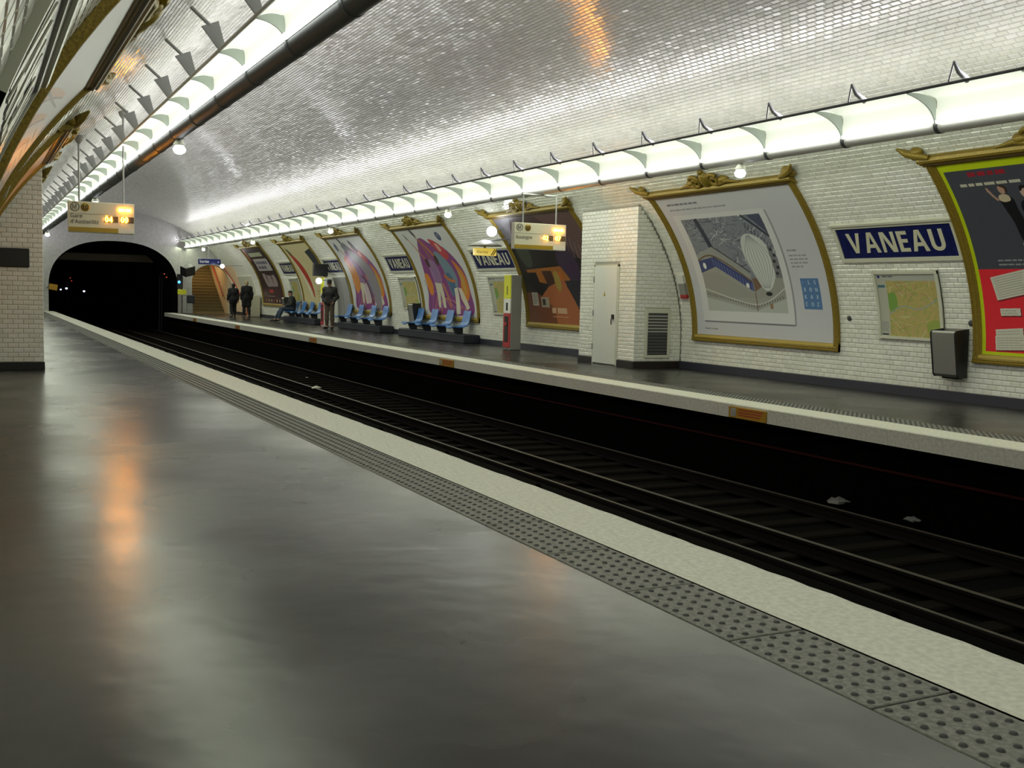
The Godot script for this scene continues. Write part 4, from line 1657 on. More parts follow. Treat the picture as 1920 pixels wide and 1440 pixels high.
func make_kiosk_and_pillar() -> void:
	# tile-clad cabin on the far platform
	var t := thing("equipment_kiosk", P(12.3, 0, 19), "white tiled cabin with narrow door and metal grille, left of the balloon poster", "kiosk")
	var x0 := 11.72
	var poly := PackedVector2Array([Vector2(x0 + 0.008, 0), Vector2(12.845, 0), Vector2(12.845, 0.6)])
	for i in 12:
		var y := lerpf(0.8, 3.23, i / 11.0)
		poly.append(Vector2(maxf(x0 + 0.012, wall_at(1, s_of(1, y))[0].x - 0.002), y))
	poly.append(Vector2(x0 + 0.008, 3.23))
	var s := S()
	sweep(s, poly, func(p: Vector2, q: float) -> Vector3: return P(p.x, p.y, q), [17.912, 20.07])
	obj("body", s, M.grout, t)
	var places := []
	var row := 0
	var y := 0.135 + TH / 2
	while y < 3.2:
		var b := Basis(Vector3(0, 0, 1), Vector3.UP, Vector3(-1, 0, 0))
		for span in ([[17.9, 20.07]] if y > 2.09 else [[17.9, 18.51], [19.49, 20.07]]):
			for q in row_of(span[0], span[1], row % 2 == 1):
				places.append(Transform3D(cut(tilted(b), q[1]), P(x0 - 0.001, y, q[0])))
		b = Basis(Vector3(1, 0, 0), Vector3.UP, Vector3(0, 0, 1))
		var xe: float = wall_at(1, s_of(1, y + TH / 2))[0].x - 0.004
		for span in ([[x0, xe]] if y < 0.19 or y > 1.2 else [[x0, 11.97], [12.57, xe]]):
			for q in row_of(span[0], span[1], row % 2 == 0):
				places.append(Transform3D(cut(tilted(b), q[1]), P(q[0], y, 17.901)))
		y += TH
		row += 1
	lay_tiles(places, t)
	s = S()
	for q in [[x0 + 0.02, 17.92, 18.51], [x0 + 0.02, 19.49, 20.07], [12.83, 17.88, 17.92]]:
		s = S()
		wbox(s, x0 - 0.02, q[0], 0.0, 0.13, q[1], q[2], 0.004)
		obj("skirting", s, M.skirt_dark, t)
	s = S()
	wbox(s, x0 - 0.03, x0 + 0.01, 0.02, 2.03, 18.56, 19.44, 0.006)
	var door := obj("door", s, M.door_white, t)
	s = S()
	wbox(s, x0 - 0.015, x0 + 0.012, 0.0, 2.07, 18.51, 18.56)
	wbox(s, x0 - 0.015, x0 + 0.012, 0.0, 2.07, 19.44, 19.49)
	wbox(s, x0 - 0.015, x0 + 0.012, 2.03, 2.07, 18.51, 19.49)
	obj("door_frame", s, M.border, t)
	s = S()
	wbox(s, x0 - 0.06, x0 - 0.03, 0.95, 1.05, 18.62, 18.70, 0.008)
	tube(s, [P(x0 - 0.05, 0.97, 18.66), P(x0 - 0.08, 0.95, 18.66), P(x0 - 0.08, 0.84, 18.65)], 0.012, 8)
	obj("lock_handle", s, M.black, door)
	s = S()
	fill_tri(s, P(x0 - 0.032, 1.42, 19.06), P(x0 - 0.032, 1.42, 18.98), P(x0 - 0.032, 1.52, 19.02))
	obj("warning_triangle", s, M.ochre, door)
	for k in 3:
		s = S()
		tube(s, [P(x0 - 0.03, 0.3 + k * 0.7, 19.46), P(x0 - 0.03, 0.42 + k * 0.7, 19.46)], 0.016, 8)
		obj("hinge", s, M.grey, door)
	s = S()
	for e in [[11.97, 12.03, 0.2, 1.19], [12.51, 12.57, 0.2, 1.19], [12.03, 12.51, 0.2, 0.26], [12.03, 12.51, 1.1, 1.19]]:
		wbox(s, e[0], e[1], e[2], e[3], 17.875, 17.92, 0.006)
	obj("grille_frame", s, M.border, t)
	s = S()
	wbox(s, 12.03, 12.51, 0.26, 1.1, 17.895, 17.92)
	var g := obj("grille", s, M.dark_grey, t)
	for k in 13:
		s = S()
		box(s, P(12.27, 0.3 + k * 0.062, 17.89), Vector3(0.47, 0.04, 0.006), Basis.from_euler(Vector3(-0.5, 0, 0)))
		obj("slat", s, M.grey if k > 6 else M.dark_grey, g)
	# tiled pillar on the near platform
	t = thing("pillar", P(0.4, 0, 19.9), "white tiled block with a dark plaque standing against the near wall", "pillar")
	var x1 := 1.0
	poly = PackedVector2Array([Vector2(x1 - 0.008, 0), Vector2(x1 - 0.008, vault_above(x1) - 0.03)])
	for i in range(12, -1, -1):
		var yy := lerpf(0.7, vault_above(x1) - 0.05, i / 12.0)
		poly.append(Vector2(minf(x1 - 0.012, wall_at(-1, s_of(-1, yy))[0].x + 0.002), yy))
	poly.append(Vector2(-0.195, 0))
	s = S()
	sweep(s, poly, func(p: Vector2, q: float) -> Vector3: return P(p.x, p.y, q), [18.912, 20.9])
	obj("body", s, M.grout, t)
	places = []
	row = 0
	y = 0.125 + TH / 2
	while y < vault_above(x1) - 0.06:
		var b := Basis(Vector3(1, 0, 0), Vector3.UP, Vector3(0, 0, 1))
		for q in row_of(-x1, -wall_at(-1, s_of(-1, y + TH / 2))[0].x - 0.004, row % 2 == 1):
			if not (q[0] < -0.1 - q[1] / 2 and q[0] > -0.8 + q[1] / 2 and y > 1.69 and y < 1.91):
				places.append(Transform3D(cut(tilted(b), q[1]), P(-q[0], y, 18.901)))
		b = Basis(Vector3(0, 0, -1), Vector3.UP, Vector3(1, 0, 0))
		for q in row_of(18.9, 20.9, row % 2 == 0):
			places.append(Transform3D(cut(tilted(b), q[1]), P(x1 + 0.001, y, q[0])))
		y += TH
		row += 1
	lay_tiles(places, t)
	s = S()
	wbox(s, -0.18, x1 + 0.012, 0.0, 0.125, 18.885, 20.9, 0.004)
	obj("skirting", s, M.black, t)
	s = S()
	wbox(s, 0.1, 0.8, 1.645, 1.95, 18.87, 18.92, 0.01)
	obj("plaque", s, M.black, t)


func fill_tri(s: SurfaceTool, a: Vector3, b: Vector3, c: Vector3) -> void:
	var n := Vector3(0.004, 0, 0)
	tri(s, a, b, c, -n)
	tri(s, a + n, b + n, c + n, n)
	for e in [[a, b], [b, c], [c, a]]:
		quad(s, e[0], e[1], e[1] + n, e[0] + n, (e[0] + e[1]) / 2 - (a + b + c) / 3)


# ---------------------------------------------------------------- seats
func make_seats() -> void:
	var wx := AXIS + 6.45
	var proto: Node3D
	var rows := [[[31.74, 30.58, 29.38, 28.17], 27.5, 32.7, "under the nearer dancer poster"], [[38.95, 37.6, 36.25, 35.0], 34.5, 39.15, "under the farther dancer poster"], [[46.25, 45.2, 44.05, 42.8], 42.3, 47.2, "under the red crescent poster"]]
	var nth := ["farthest of four", "second from the far end", "third from the far end", "nearest of four"]
	for r in rows:
		var pl := thing("bench_plinth", P(wx - 0.3, 0, (r[1] + r[2]) / 2), "dark bench base along the wall " + r[3], "bench base", "bench bases along the far wall")
		var s := S()
		wbox(s, wx - 0.55, wx - 0.035, 0.0, 0.24, r[1], r[2], 0.02)
		obj("plinth", s, M.seat_base, pl)
		for i in 4:
			var d: float = r[0][i]
			if proto == null:
				proto = thing("platform_chair", P(wx - 0.3, 0.24, d), "", "seat", "blue seats on the far platform")
				var sec := [Vector2(0.13, 0.9), Vector2(0.145, 0.86), Vector2(0.17, 0.72), Vector2(0.21, 0.56), Vector2(0.26, 0.475), Vector2(0.36, 0.44), Vector2(0.52, 0.44), Vector2(0.66, 0.455), Vector2(0.71, 0.445), Vector2(0.735, 0.415)]
				s = S()
				var top := []
				var bot := []
				for k in sec.size():
					var tn: Vector2 = (sec[mini(k + 1, sec.size() - 1)] - sec[maxi(k - 1, 0)]).normalized()
					var nn := Vector2(-tn.y, tn.x) * 0.022
					var a := []
					var b := []
					var wdt := 0.245 if k > 0 and k < 9 else 0.2
					for j in 7:
						var f := j / 6.0 * 2 - 1
						var dish := 0.025 * f * f
						a.append(P(wx - sec[k].x - nn.x * (-1.0) * dish * 40 * 0.02, sec[k].y + dish, d + f * wdt))
						b.append(P(wx - sec[k].x + nn.x, sec[k].y - nn.y * 1.0 + dish - 0.0, d + f * wdt) + Vector3(0.0, -0.012, 0))
					top.append(a)
					bot.append(b)
				sheet(s, top, Vector3(-1, 1, 0))
				sheet(s, bot, Vector3(1, -1, 0))
				for k in sec.size() - 1:
					for j in [0, 6]:
						quad(s, top[k][j], top[k + 1][j], bot[k + 1][j], bot[k][j], top[k][j] - top[k][6 - j])
				for k in [0, sec.size() - 1]:
					for j in 6:
						quad(s, top[k][j], top[k][j + 1], bot[k][j + 1], bot[k][j], Vector3(-1, 1, 0) if k == 0 else Vector3(-1, -1, 0))
				obj("shell", s, M.seat_blue, proto)
				s = S()
				var leg := PackedVector2Array([Vector2(0.3, 0.24), Vector2(0.5, 0.24), Vector2(0.58, 0.43), Vector2(0.3, 0.42)])
				sweep(s, leg, func(p: Vector2, q: float) -> Vector3: return P(wx - p.x, p.y, q), [d - 0.06, d + 0.06])
				obj("support", s, M.seat_base, proto)
				proto.set_meta("label", "blue moulded seat, %s, %s" % [nth[i], r[3]])
			else:
				dup(proto, P(wx - 0.3, 0.24, d), "blue moulded seat, %s, %s" % [nth[i], r[3]])


# ---------------------------------------------------------------- hanging signs and small lamps
func departures(x0: float, x1: float, y0: float, y1: float, d: float, lines: Array, digits: Array, rods: Array, label: String) -> void:
	var t := thing("departure_sign", P((x0 + x1) / 2, y1, d), label, "sign", "hanging departure signs")
	var w := x1 - x0
	var h := y1 - y0
	var s := S()
	wbox(s, x0, x1, y0, y1, d, d + 0.14, 0.008)
	obj("case", s, M.cream, t)
	var z := d - 0.003
	var F := func(u: float, v: float) -> Vector3: return P(x0 + u * w, y0 + v * h, z)
	s = S()
	wbox(s, x0 + 0.008, x0 + w * 0.75, y0 + 0.012, y0 + h * 0.17, d - 0.006, d + 0.01)
	obj("line_band", s, M.ochre, t)
	s = S()
	wbox(s, x0 + w * 0.75, x1 - 0.008, y0 + 0.012, y0 + h * 0.17, d - 0.005, d + 0.01)
	obj("corner_label", s, M.paper, t)
	s = S()
	wbox(s, x0 + 0.01, x0 + w * 0.72, y0 + h * 0.6, y0 + h * 0.612, d - 0.004, d + 0.01)
	obj("divider", s, M.grey, t)
	s = S()
	var ring := []
	for k in 25:
		ring.append(F.call(0.1, 0.82) + Vector3(0.066 * cos(TAU * k / 24), 0.066 * sin(TAU * k / 24), 0))
	tube(s, ring, 0.006, 6)
	obj("ring", s, M.dark_grey, t)
	flat_text(t, "M", F.call(0.1, 0.82) + Vector3(-0.04, -0.038, 0), Vector3.RIGHT, Vector3.UP, 0.076, M.dark_grey, 0.9, false)
	s = S()
	lathe(s, [Vector2(0, 0.004), Vector2(0.068, 0.004), Vector2(0.068, -0.01)], Transform3D(Basis(Vector3.RIGHT, Vector3(0, 0, 1), Vector3(0, -1, 0)), F.call(0.255, 0.82)), 24)
	obj("line_disc", s, M.ochre, t)
	flat_text(t, "10", F.call(0.255, 0.82) + Vector3(-0.052, -0.037, 0.006), Vector3.RIGHT, Vector3.UP, 0.075, M.black, 0.95, true)
	for i in lines.size():
		flat_text(t, lines[i], F.call(0.035, (0.47 if lines.size() > 1 else 0.4) - 0.18 * i), Vector3.RIGHT, Vector3.UP, 0.062, M.dark_grey, 1.0, false)
	for i in 2:
		s = S()
		var u: float = [0.54, 0.78][i]
		wbox(s, x0 + w * u, x0 + w * (u + 0.21), y0 + h * 0.36, y0 + h * 0.56, d - 0.004, d + 0.01)
		obj("display_window", s, M.nosing, t)
		flat_text(t, digits[i], F.call(u + 0.008, 0.375) + Vector3(0, 0, 0.004), Vector3.RIGHT, Vector3.UP, h * 0.17, M.led, 0.95, true, "lit_digits")
	s = S()
	wbox(s, x0 + w * 0.755, x0 + w * 0.845, y0 + h * 0.72, y0 + h * 0.83, d - 0.012, d + 0.01, 0.004)
	wbox(s, x0 + w * 0.855, x0 + w * 0.945, y0 + h * 0.72, y0 + h * 0.83, d - 0.012, d + 0.01, 0.004)
	obj("lit_symbol", s, M.led, t)
	for r in rods:
		s = S()
		tube(s, [P(r[0], y1 - 0.01, d + 0.07), P(r[0], r[1] - 0.006, d + 0.07)], 0.016, 8)
		var rod := obj("rod", s, M.steel, t)
		if r[2]:
			s = S()
			lathe(s, [Vector2(0.018, -0.14), Vector2(0.05, -0.1), Vector2(0.085, -0.02), Vector2(0.085, 0.0), Vector2(0, 0.0)], Transform3D(Basis.IDENTITY, P(r[0], r[1] - 0.006, d + 0.07)), 14)
			obj("ceiling_cup", s, M.grey, rod)
	if not rods[0][2]:
		s = S()
		tube(s, [P(rods[0][0] - 0.03, 3.395, d + 0.07), P(rods[1][0] + 0.03, 3.395, d + 0.07)], 0.018, 8)
		obj("cross_bar", s, M.steel, t)
	var l := OmniLight3D.new()
	l.name = "display_light"
	l.light_color = Color(1.0, 0.62, 0.1)
	l.light_energy = 0.01
	l.light_size = 0.1
	l.omni_range = 30.0
	l.omni_attenuation = 2.0
	l.shadow_enabled = true
	t.add_child(l, true)
	l.global_position = P(x0 + w * 0.8, y0 + h * 0.6, d - 0.15)


func spot_bulb(x: float, y: float, d: float, label: String) -> void:
	var t := thing("bulb_lamp", P(x, y + 0.12, d), label, "lamp", "small bulbs under the lamp rows")
	var s := S()
	lathe(s, [Vector2(0.02, 0.14), Vector2(0.05, 0.12), Vector2(0.085, 0.06), Vector2(0.085, 0.05), Vector2(0, 0.055)], Transform3D(Basis.IDENTITY, P(x, y, d)), 14)
	obj("shade", s, M.pipe, t)
	s = S()
	lathe(s, [Vector2(0, 0.06), Vector2(0.06, 0.05), Vector2(0.09, 0.0), Vector2(0.07, -0.045), Vector2(0.03, -0.065), Vector2(0, -0.07)], Transform3D(Basis.IDENTITY, P(x, y, d)), 14)
	obj("bulb", s, M.bulb, t)
	var l := OmniLight3D.new()
	l.name = "bulb_light"
	l.light_color = Color(0.95, 0.98, 1.0)
	l.light_energy = 0.02
	l.light_size = 0.06
	l.omni_range = 30.0
	l.omni_attenuation = 2.0
	l.shadow_enabled = true
	t.add_child(l, true)
	l.global_position = P(x, y - 0.1, d)


func make_hanging() -> void:
	departures(1.39, 2.42, 2.25, 2.755, 19.0, ["Gare", "d'Austerlitz"], ["04", "09"], [[1.565, vault_above(1.565), true], [2.255, vault_above(2.255), true]], "cream hanging sign for Gare d'Austerlitz with lit orange minutes, over the near platform")
	departures(9.55, 10.72, 2.31, 2.83, 19.0, ["Boulogne"], ["02", "07"], [[9.77, 3.39, false], [10.52, 3.39, false]], "cream hanging sign for Boulogne with lit orange minutes, over the far platform")
	var w := ["nearest, above the balloon poster", "second, above the nearer dancer poster", "third, above the farther dancer poster", "fourth, above the black show bill", "last, above the exit stairs"]
	var ds := [12.87, 23.87, 33.35, 44.05, 54.6]
	for i in 5:
		spot_bulb(10.2, 3.28, ds[i], "bright bulb under the far lamp row, " + w[i])
	var v := ["nearest of three, where the pipe is darkest", "middle of three, right of the hanging sign's rod", "farthest of three, beside the tiled pillar"]
	ds = [15.2, 26.5, 44.5]
	for i in 3:
		spot_bulb(2.52, 3.255, ds[i], "bright bulb under the near lamp row, " + v[i])


# ---------------------------------------------------------------- alarm posts
func make_totems() -> void:
	for k in 2:
		var d0: float = [24.2, 40.4][k]
		var d1 := d0 + 0.4
		var x0 := 12.1
		var x1 := 12.42
		var t := thing("alarm_post", P(12.26, 0, d0 + 0.2), ["yellow, white and red alarm post with grey sides beside the dark collage poster", "red and white alarm post half hidden behind the standing man"][k], "alarm post", "alarm posts on the far platform")
		var s := S()
		wbox(s, x0 + 0.02, x1, 0.0, 1.9, d0, d1, 0.015)
		obj("body", s, M.grey if k == 0 else M.white, t)
		for q in [[0.06, 0.93, M.red, "red_front"], [0.93, 1.3, M.white, "white_front"], [1.3, 1.9, M.yellow, "yellow_front"]]:
			s = S()
			wbox(s, x0, x0 + 0.03, q[1], q[0], d0 + 0.01, d1 - 0.01, 0.008)
			obj(q[3], s, q[2], t)
		s = S()
		wbox(s, x0 - 0.012, x0 + 0.01, 0.2, 0.86, d0 + 0.1, d1 - 0.1, 0.01)
		obj("recess_panel", s, M.black, t)
		s = S()
		wbox(s, x0 - 0.004, x0 + 0.01, 1.0, 1.2, d0 + 0.14, d1 - 0.16)
		wbox(s, x0 - 0.004, x0 + 0.01, 1.4, 1.62, d0 + 0.17, d1 - 0.19)
		obj("symbol", s, M.black, t)
		s = S()
		wbox(s, x0 - 0.04, x0 + 0.0, 0.62, 0.7, d0 + 0.16, d1 - 0.16, 0.01)
		obj("handle", s, M.red, t)
	# the yellow sign over the first one with its lamp
	var t := thing("alarm_sign", P(11.4, 2.36, 24.3), "yellow hanging sign over the alarm post, under a grey hood", "sign")
	var s := S()
	wbox(s, 11.1, 11.72, 2.36, 2.545, 24.28, 24.36, 0.01)
	obj("plate", s, M.yellow_lit, t)
	flat_text(t, "Alarme", P(11.17, 2.415, 24.278), Vector3.RIGHT, Vector3.UP, 0.07, M.nosing, 1.0, false)
	s = S()
	for k in 2:
		box(s, P(11.62 + k * 0.05, 2.45, 24.276), Vector3(0.022, 0.19, 0.004), Basis.from_euler(Vector3(0, 0, -0.6)))
	obj("stripes", s, M.black, t)
	s = S()
	lathe(s, [Vector2(0, 0.16), Vector2(0.08, 0.15), Vector2(0.26, 0.08), Vector2(0.42, 0.02), Vector2(0.43, 0.0), Vector2(0.4, 0.0), Vector2(0, 0.01)], Transform3D(Basis.IDENTITY, P(11.42, 2.6, 24.34)), 24)
	obj("hood", s, M.grey, t)
	s = S()
	tube(s, [P(11.42, 2.54, 24.34), P(11.42, 2.62, 24.34)], 0.03, 8)
	tube(s, [P(11.42, 2.72, 24.34), P(11.9, 2.78, 24.34), P(12.08, 2.8, 24.34)], 0.018, 8)
	obj("arm", s, M.steel, t)
	lamp_on_wall(11.6, 2.97, 24.34, 0.13, "big bright globe lamp over the yellow alarm sign", 0.35)
	# dark sign with a lamp behind the standing man
	t = thing("hanging_box", P(12.0, 1.95, 40.6), "dark hanging sign box above the standing man", "sign")
	s = S()
	wbox(s, 11.75, 12.3, 1.95, 2.42, 40.5, 40.75, 0.02)
	obj("case", s, M.black, t)
	s = S()
	tube(s, [P(12.2, 2.4, 40.6), P(12.45, 2.5, 40.6)], 0.02, 8)
	obj("arm", s, M.steel, t)
	lamp_on_wall(11.85, 1.76, 40.2, 0.12, "white lamp under the dark box above the standing man", 0.25)


func lamp_on_wall(x: float, y: float, d: float, r: float, label: String, energy: float) -> void:
	var t := thing("globe_lamp", P(x, y, d), label, "lamp")
	var s := S()
	var prof := []
	for k in 11:
		prof.append(Vector2(r * sin(PI * k / 10), r * cos(PI * k / 10)))
	lathe(s, prof, Transform3D(Basis.IDENTITY, P(x, y, d)), 18)
	obj("globe", s, M.bulb, t)
	s = S()
	var wxx: float = wall_at(1, s_of(1, y + 0.05))[0].x
	tube(s, [P(x + r * 0.8, y + 0.02, d), P((x + wxx) / 2, y + 0.05, d), P(wxx - 0.003, y + 0.05, d)], 0.016, 8)
	obj("arm", s, M.steel, t)
	var l := OmniLight3D.new()
	l.name = "globe_light"
	l.light_color = Color(0.97, 0.98, 1.0)
	l.light_energy = energy
	l.light_size = r
	l.omni_range = 30.0
	l.omni_attenuation = 2.0
	l.shadow_enabled = true
	t.add_child(l, true)
	l.global_position = P(x - r - 0.04, y, d - 0.06)


# ---------------------------------------------------------------- the far end
func make_far_end() -> void:
	# stairs up behind the end wall
	var t := thing("staircase", P(11.6, 0, END_D + 1.2), "wide ochre staircase rising behind the lit arch at the far end", "stairs")
	for k in 22:
		var s := S()
		wbox(s, 10.62, 12.6, 0.17 * k, 0.17 * (k + 1), END_D + 1.4 + 0.29 * k, END_D + 1.4 + 0.29 * (k + 1) + 0.02)
		var st := obj("step", s, M.stair, t)
		s = S()
		wbox(s, 10.62, 12.6, 0.17 * (k + 1) - 0.035, 0.17 * (k + 1) + 0.003, END_D + 1.385 + 0.29 * k, END_D + 1.46 + 0.29 * k)
		obj("nosing", s, M.nosing, st)
	var hr := thing("handrail", P(12.5, 0.9, END_D + 1.4), "dark red handrail along the right side of the stairs", "handrail")
	var s := S()
	tube(s, [P(12.5, 0.95, END_D + 1.2), P(12.5, 0.95 + 0.17 * 20, END_D + 1.2 + 0.29 * 20)], 0.035, 8)
	obj("bar", s, M.red, hr)
	for k in 4:
		s = S()
		tube(s, [P(12.5, 0.17 * 5 * k + 0.9, END_D + 1.2 + 1.45 * k), P(12.62, 0.17 * 5 * k + 0.86, END_D + 1.2 + 1.45 * k)], 0.015, 6)
		obj("bracket", s, M.steel, hr)
	s = S()
	wbox(s, 10.3, 10.6, -0.3, 7.0, END_D + 0.5, END_D + 9)
	struct("wall_stair_left", s, M.stair_wall)
	s = S()
	wbox(s, 12.63, 12.95, -0.3, 7.0, END_D + 0.5, END_D + 9)
	struct("wall_stair_right", s, M.stair_wall)
	s = S()
	wbox(s, 10.3, 12.95, -0.3, 7.0, END_D + 9, END_D + 9.3)
	struct("wall_stair_back", s, M.stair_wall)
	s = S()
	sweep(s, PackedVector2Array([Vector2(60.5, 2.9), Vector2(69.0, 7.2), Vector2(69.0, 7.5), Vector2(60.5, 3.3)]), func(p: Vector2, q: float) -> Vector3: return P(q, p.y, p.x), [10.3, 12.95])
	struct("ceiling_stair", s, M.stair_wall)
	s = S()
	wbox(s, 10.6, 12.63, -0.3, 0.0, END_D, END_D + 1.5)
	struct("floor_stair", s, M.stair)
	var l := AreaLight3D.new()
	l.name = "stair_light"
	l.area_size = Vector2(0.3, 2.5)
	l.light_energy = 2.6
	l.light_color = Color(1.0, 0.88, 0.62)
	l.shadow_enabled = true
	l.transform = Transform3D(Basis(Vector3(1, 0, 0), Vector3(0, 0.3, -0.95).normalized(), Vector3(0, 0.95, 0.3).normalized()), P(11.6, 3.4, END_D + 3))
	add_child(l, true)
	var lt := thing("tube_lamp", P(11.6, 3.45, END_D + 3), "glowing tube lamp on the ceiling of the stairs", "lamp")
	s = S()
	tube(s, [P(11.6, 3.18, END_D + 1.8), P(11.6, 3.95, END_D + 4.0)], 0.03, 8)
	obj("tube", s, M.tube, lt)
	s = S()
	tube(s, [P(11.6, 3.4, END_D + 2.4), P(11.6, 3.95, END_D + 2.4)], 0.012, 6)
	tube(s, [P(11.6, 3.7, END_D + 3.4), P(11.6, 4.5, END_D + 3.4)], 0.012, 6)
	obj("hangers", s, M.steel, lt)
	# exit sign and the lamp below it
	t = thing("exit_sign", P(10.75, 2.56, 56), "dark blue hanging exit sign reading Sortie before the stairs", "sign")
	s = S()
	wbox(s, 10.2, 11.32, 2.58, 2.86, 55.95, 56.05, 0.01)
	obj("case", s, M.sign_blue, t)
	flat_text(t, "Sortie", P(10.26, 2.66, 55.945), Vector3.RIGHT, Vector3.UP, 0.13, M.white, 1.0, false)
	flat_text(t, "v", P(11.16, 2.67, 55.945), Vector3.RIGHT, Vector3.UP, 0.1, M.white, 1.0, true)
	for x in [10.72, 11.2]:
		s = S()
		tube(s, [P(x, 2.85, 56), P(x, vault_above(x) - 0.006, 56)], 0.012, 6)
		obj("rod", s, M.steel, t)
	lamp_on_wall(11.25, 2.5, 55.2, 0.11, "bright lamp at the right end of the exit sign", 0.3)
	# orange machine, pale doors between the stairs and the last poster
	t = thing("ticket_machine", P(12.5, 0, 53.7), "small orange-fronted machine on the platform left of the black show bill", "machine")
	s = S()
	wbox(s, 12.2, 12.75, 0.0, 1.1, 53.4, 54.0, 0.03)
	obj("case", s, M.cream, t)
	s = S()
	wbox(s, 12.18, 12.21, 0.08, 1.02, 53.43, 53.97, 0.01)
	obj("front", s, mat(lin(0.42, 0.08, 0.02), 0.4), t)
	t = thing("wall_doors", P(12.8, 0.14, 56.2), "pale green-grey double door in the far wall behind the couple", "door")
	for e in [[54.6, 56.0], [56.06, 57.5]]:
		s = S()
		wall_slab(s, 1, 0.14, s_of(1, 2.05), e[0], e[1], -0.01, 0.05, 6)
		obj("door_leaf", s, M.border, t)
		s = S()
		wall_slab(s, 1, 0.4, 1.0, (e[0] + e[1]) / 2 - 0.12, (e[0] + e[1]) / 2 + 0.12, 0.04, 0.06, 1)
		obj("vent", s, M.grey, t)
	t = thing("painted_passage_panel", P(12.6, 0.1, 58.8), "peach panel painted as warm-lit passage with a dark red sloping rail, right of the stairs", "panel")
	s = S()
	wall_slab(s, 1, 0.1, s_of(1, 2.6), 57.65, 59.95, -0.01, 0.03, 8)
	obj("sheet", s, M.peach, t)  # flat sheet for a lit passage, the warm glow in its colour
	for q in [[0.9, 2.5, M.red], [0.5, 2.1, M.paper]]:
		s = S()
		var path := []
		for k in 7:
			path.append(wall(1, s_of(1, lerpf(q[0], q[1], k / 6.0)), lerpf(57.8, 59.8, k / 6.0), 0.05))
		tube(s, path, 0.03, 6)
		obj("sloping_rail", s, q[2], t)
	# signal lamp, boxes and screens on the pier beside the tunnel mouth
	t = thing("signal_lamp", P(9.9, 0, 59.3), "railway signal with a blue light at the tunnel mouth", "signal")
	s = S()
	tube(s, [P(9.95, 0, 59.4), P(9.95, 2.3, 59.4)], 0.05, 8)
	obj("post", s, M.dark_grey, t)
	s = S()
	wbox(s, 9.7, 10.0, 1.3, 2.1, 59.25, 59.4, 0.03)
	obj("head", s, M.black, t)
	s = S()
	lathe(s, [Vector2(0, 0.05), Vector2(0.06, 0.03), Vector2(0.075, 0.0)], Transform3D(Basis(Vector3.RIGHT, Vector3(0, 0, 1), Vector3(0, -1, 0)), P(9.8, 1.66, 59.25)), 12)
	obj("lens_lamp", s, M.blue_light, t)
	s = S()
	wbox(s, 9.72, 10.16, 1.0, 1.27, 59.15, 59.348, 0.02)
	tag(obj("yellow_box", s, M.yellow), "yellow box on the post beside the tunnel mouth", "box")
	t = thing("monitor", P(10.15, 2.0, 58.5), "dark tilted monitor hung above the end of the far platform", "monitor")
	s = S()
	box(s, P(10.1, 2.28, 58.4), Vector3(0.62, 0.5, 0.5), Basis.from_euler(Vector3(0.3, 0.5, 0.25)), 0.03)
	obj("case", s, M.black, t)
	s = S()
	tube(s, [P(10.15, 2.3, 58.5), P(10.2, 2.3, 59.99)], 0.04, 8)
	obj("arm", s, M.dark_grey, t)
	t = thing("barrier_gate", P(10.2, 0, 59.0), "low barrier with a dark bag-like box at the end of the far platform", "barrier")
	for x in [9.85, 10.15, 10.45]:
		s = S()
		tube(s, [P(x, 0, 59.0), P(x, 1.0, 59.0)], 0.03, 8)
		obj("post", s, M.grey, t)
	s = S()
	tube(s, [P(9.85, 0.98, 59.0), P(10.45, 0.98, 59.0)], 0.03, 8)
	obj("top_bar", s, M.grey, t)
	s = S()
	wbox(s, 10.15, 10.55, 0.55, 0.98, 58.85, 59.15, 0.04)
	obj("bag", s, M.seat_base, t)
	s = S()
	box(s, P(3.62, 1.24, 59.6), Vector3(0.42, 0.3, 0.06), Basis.from_euler(Vector3(0, 0.3, -0.15)), 0.01)
	t = thing("speed_plate", P(3.6, 1.2, 59.6), "tilted yellow plate at the left edge of the tunnel mouth", "plate")
	obj("plate", s, M.orange_plate, t)
	s = S()
	tube(s, [P(3.35, 1.22, 59.99), P(3.4, 1.22, 59.65), P(3.6, 1.22, 59.64)], 0.02, 6)
	obj("arm", s, M.dark_grey, t)
	# lamps in the tunnel
	var n := 0
	var names := ["first", "second", "third", "fourth", "fifth", "sixth"]
	for q in TUNNEL_LAMPS:
		t = thing("tunnel_lamp", P(q[0], q[1], q[2]), "small %s lamp deep in the dark tunnel, %s from the left" % [["white", "white", "white", "white", "white", "white", "red", "red", "orange", "orange"][n], names[n % 6]], "lamp", "lamps in the tunnel")
		s = S()
		lathe(s, [Vector2(0, 0.5), Vector2(0.7, 0.45), Vector2(1, 0), Vector2(0.6, -0.8), Vector2(0, -1)], Transform3D(Basis.IDENTITY.scaled(Vector3.ONE * q[3]), P(q[0], q[1], q[2])), 10)
		obj("bulb", s, M.tunnel_lamp if n < 6 else M.red_lamp, t)
		s = S()
		tube(s, [P(q[0], q[1], q[2] + 0.02), P(q[0] - 0.2, q[1] - 0.1, q[2] + 0.3), P(q[0] - 0.25, -1.165, q[2] + 0.3)], 0.02, 6)
		obj("post", s, M.dark_grey, t)
		n += 1


const TUNNEL_LAMPS := [[3.06, 1.13, 72.0, 0.05], [3.35, 1.2, 74.0, 0.07], [4.0, 1.1, 76.0, 0.05], [5.2, 1.05, 78.0, 0.06], [5.7, 1.13, 80.0, 0.08], [7.0, 0.95, 82.0, 0.08], [5.95, 1.85, 80.0, 0.03], [6.03, 1.65, 80.0, 0.03], [9.46, 2.11, 62.0, 0.03], [9.58, 1.93, 62.0, 0.03]]


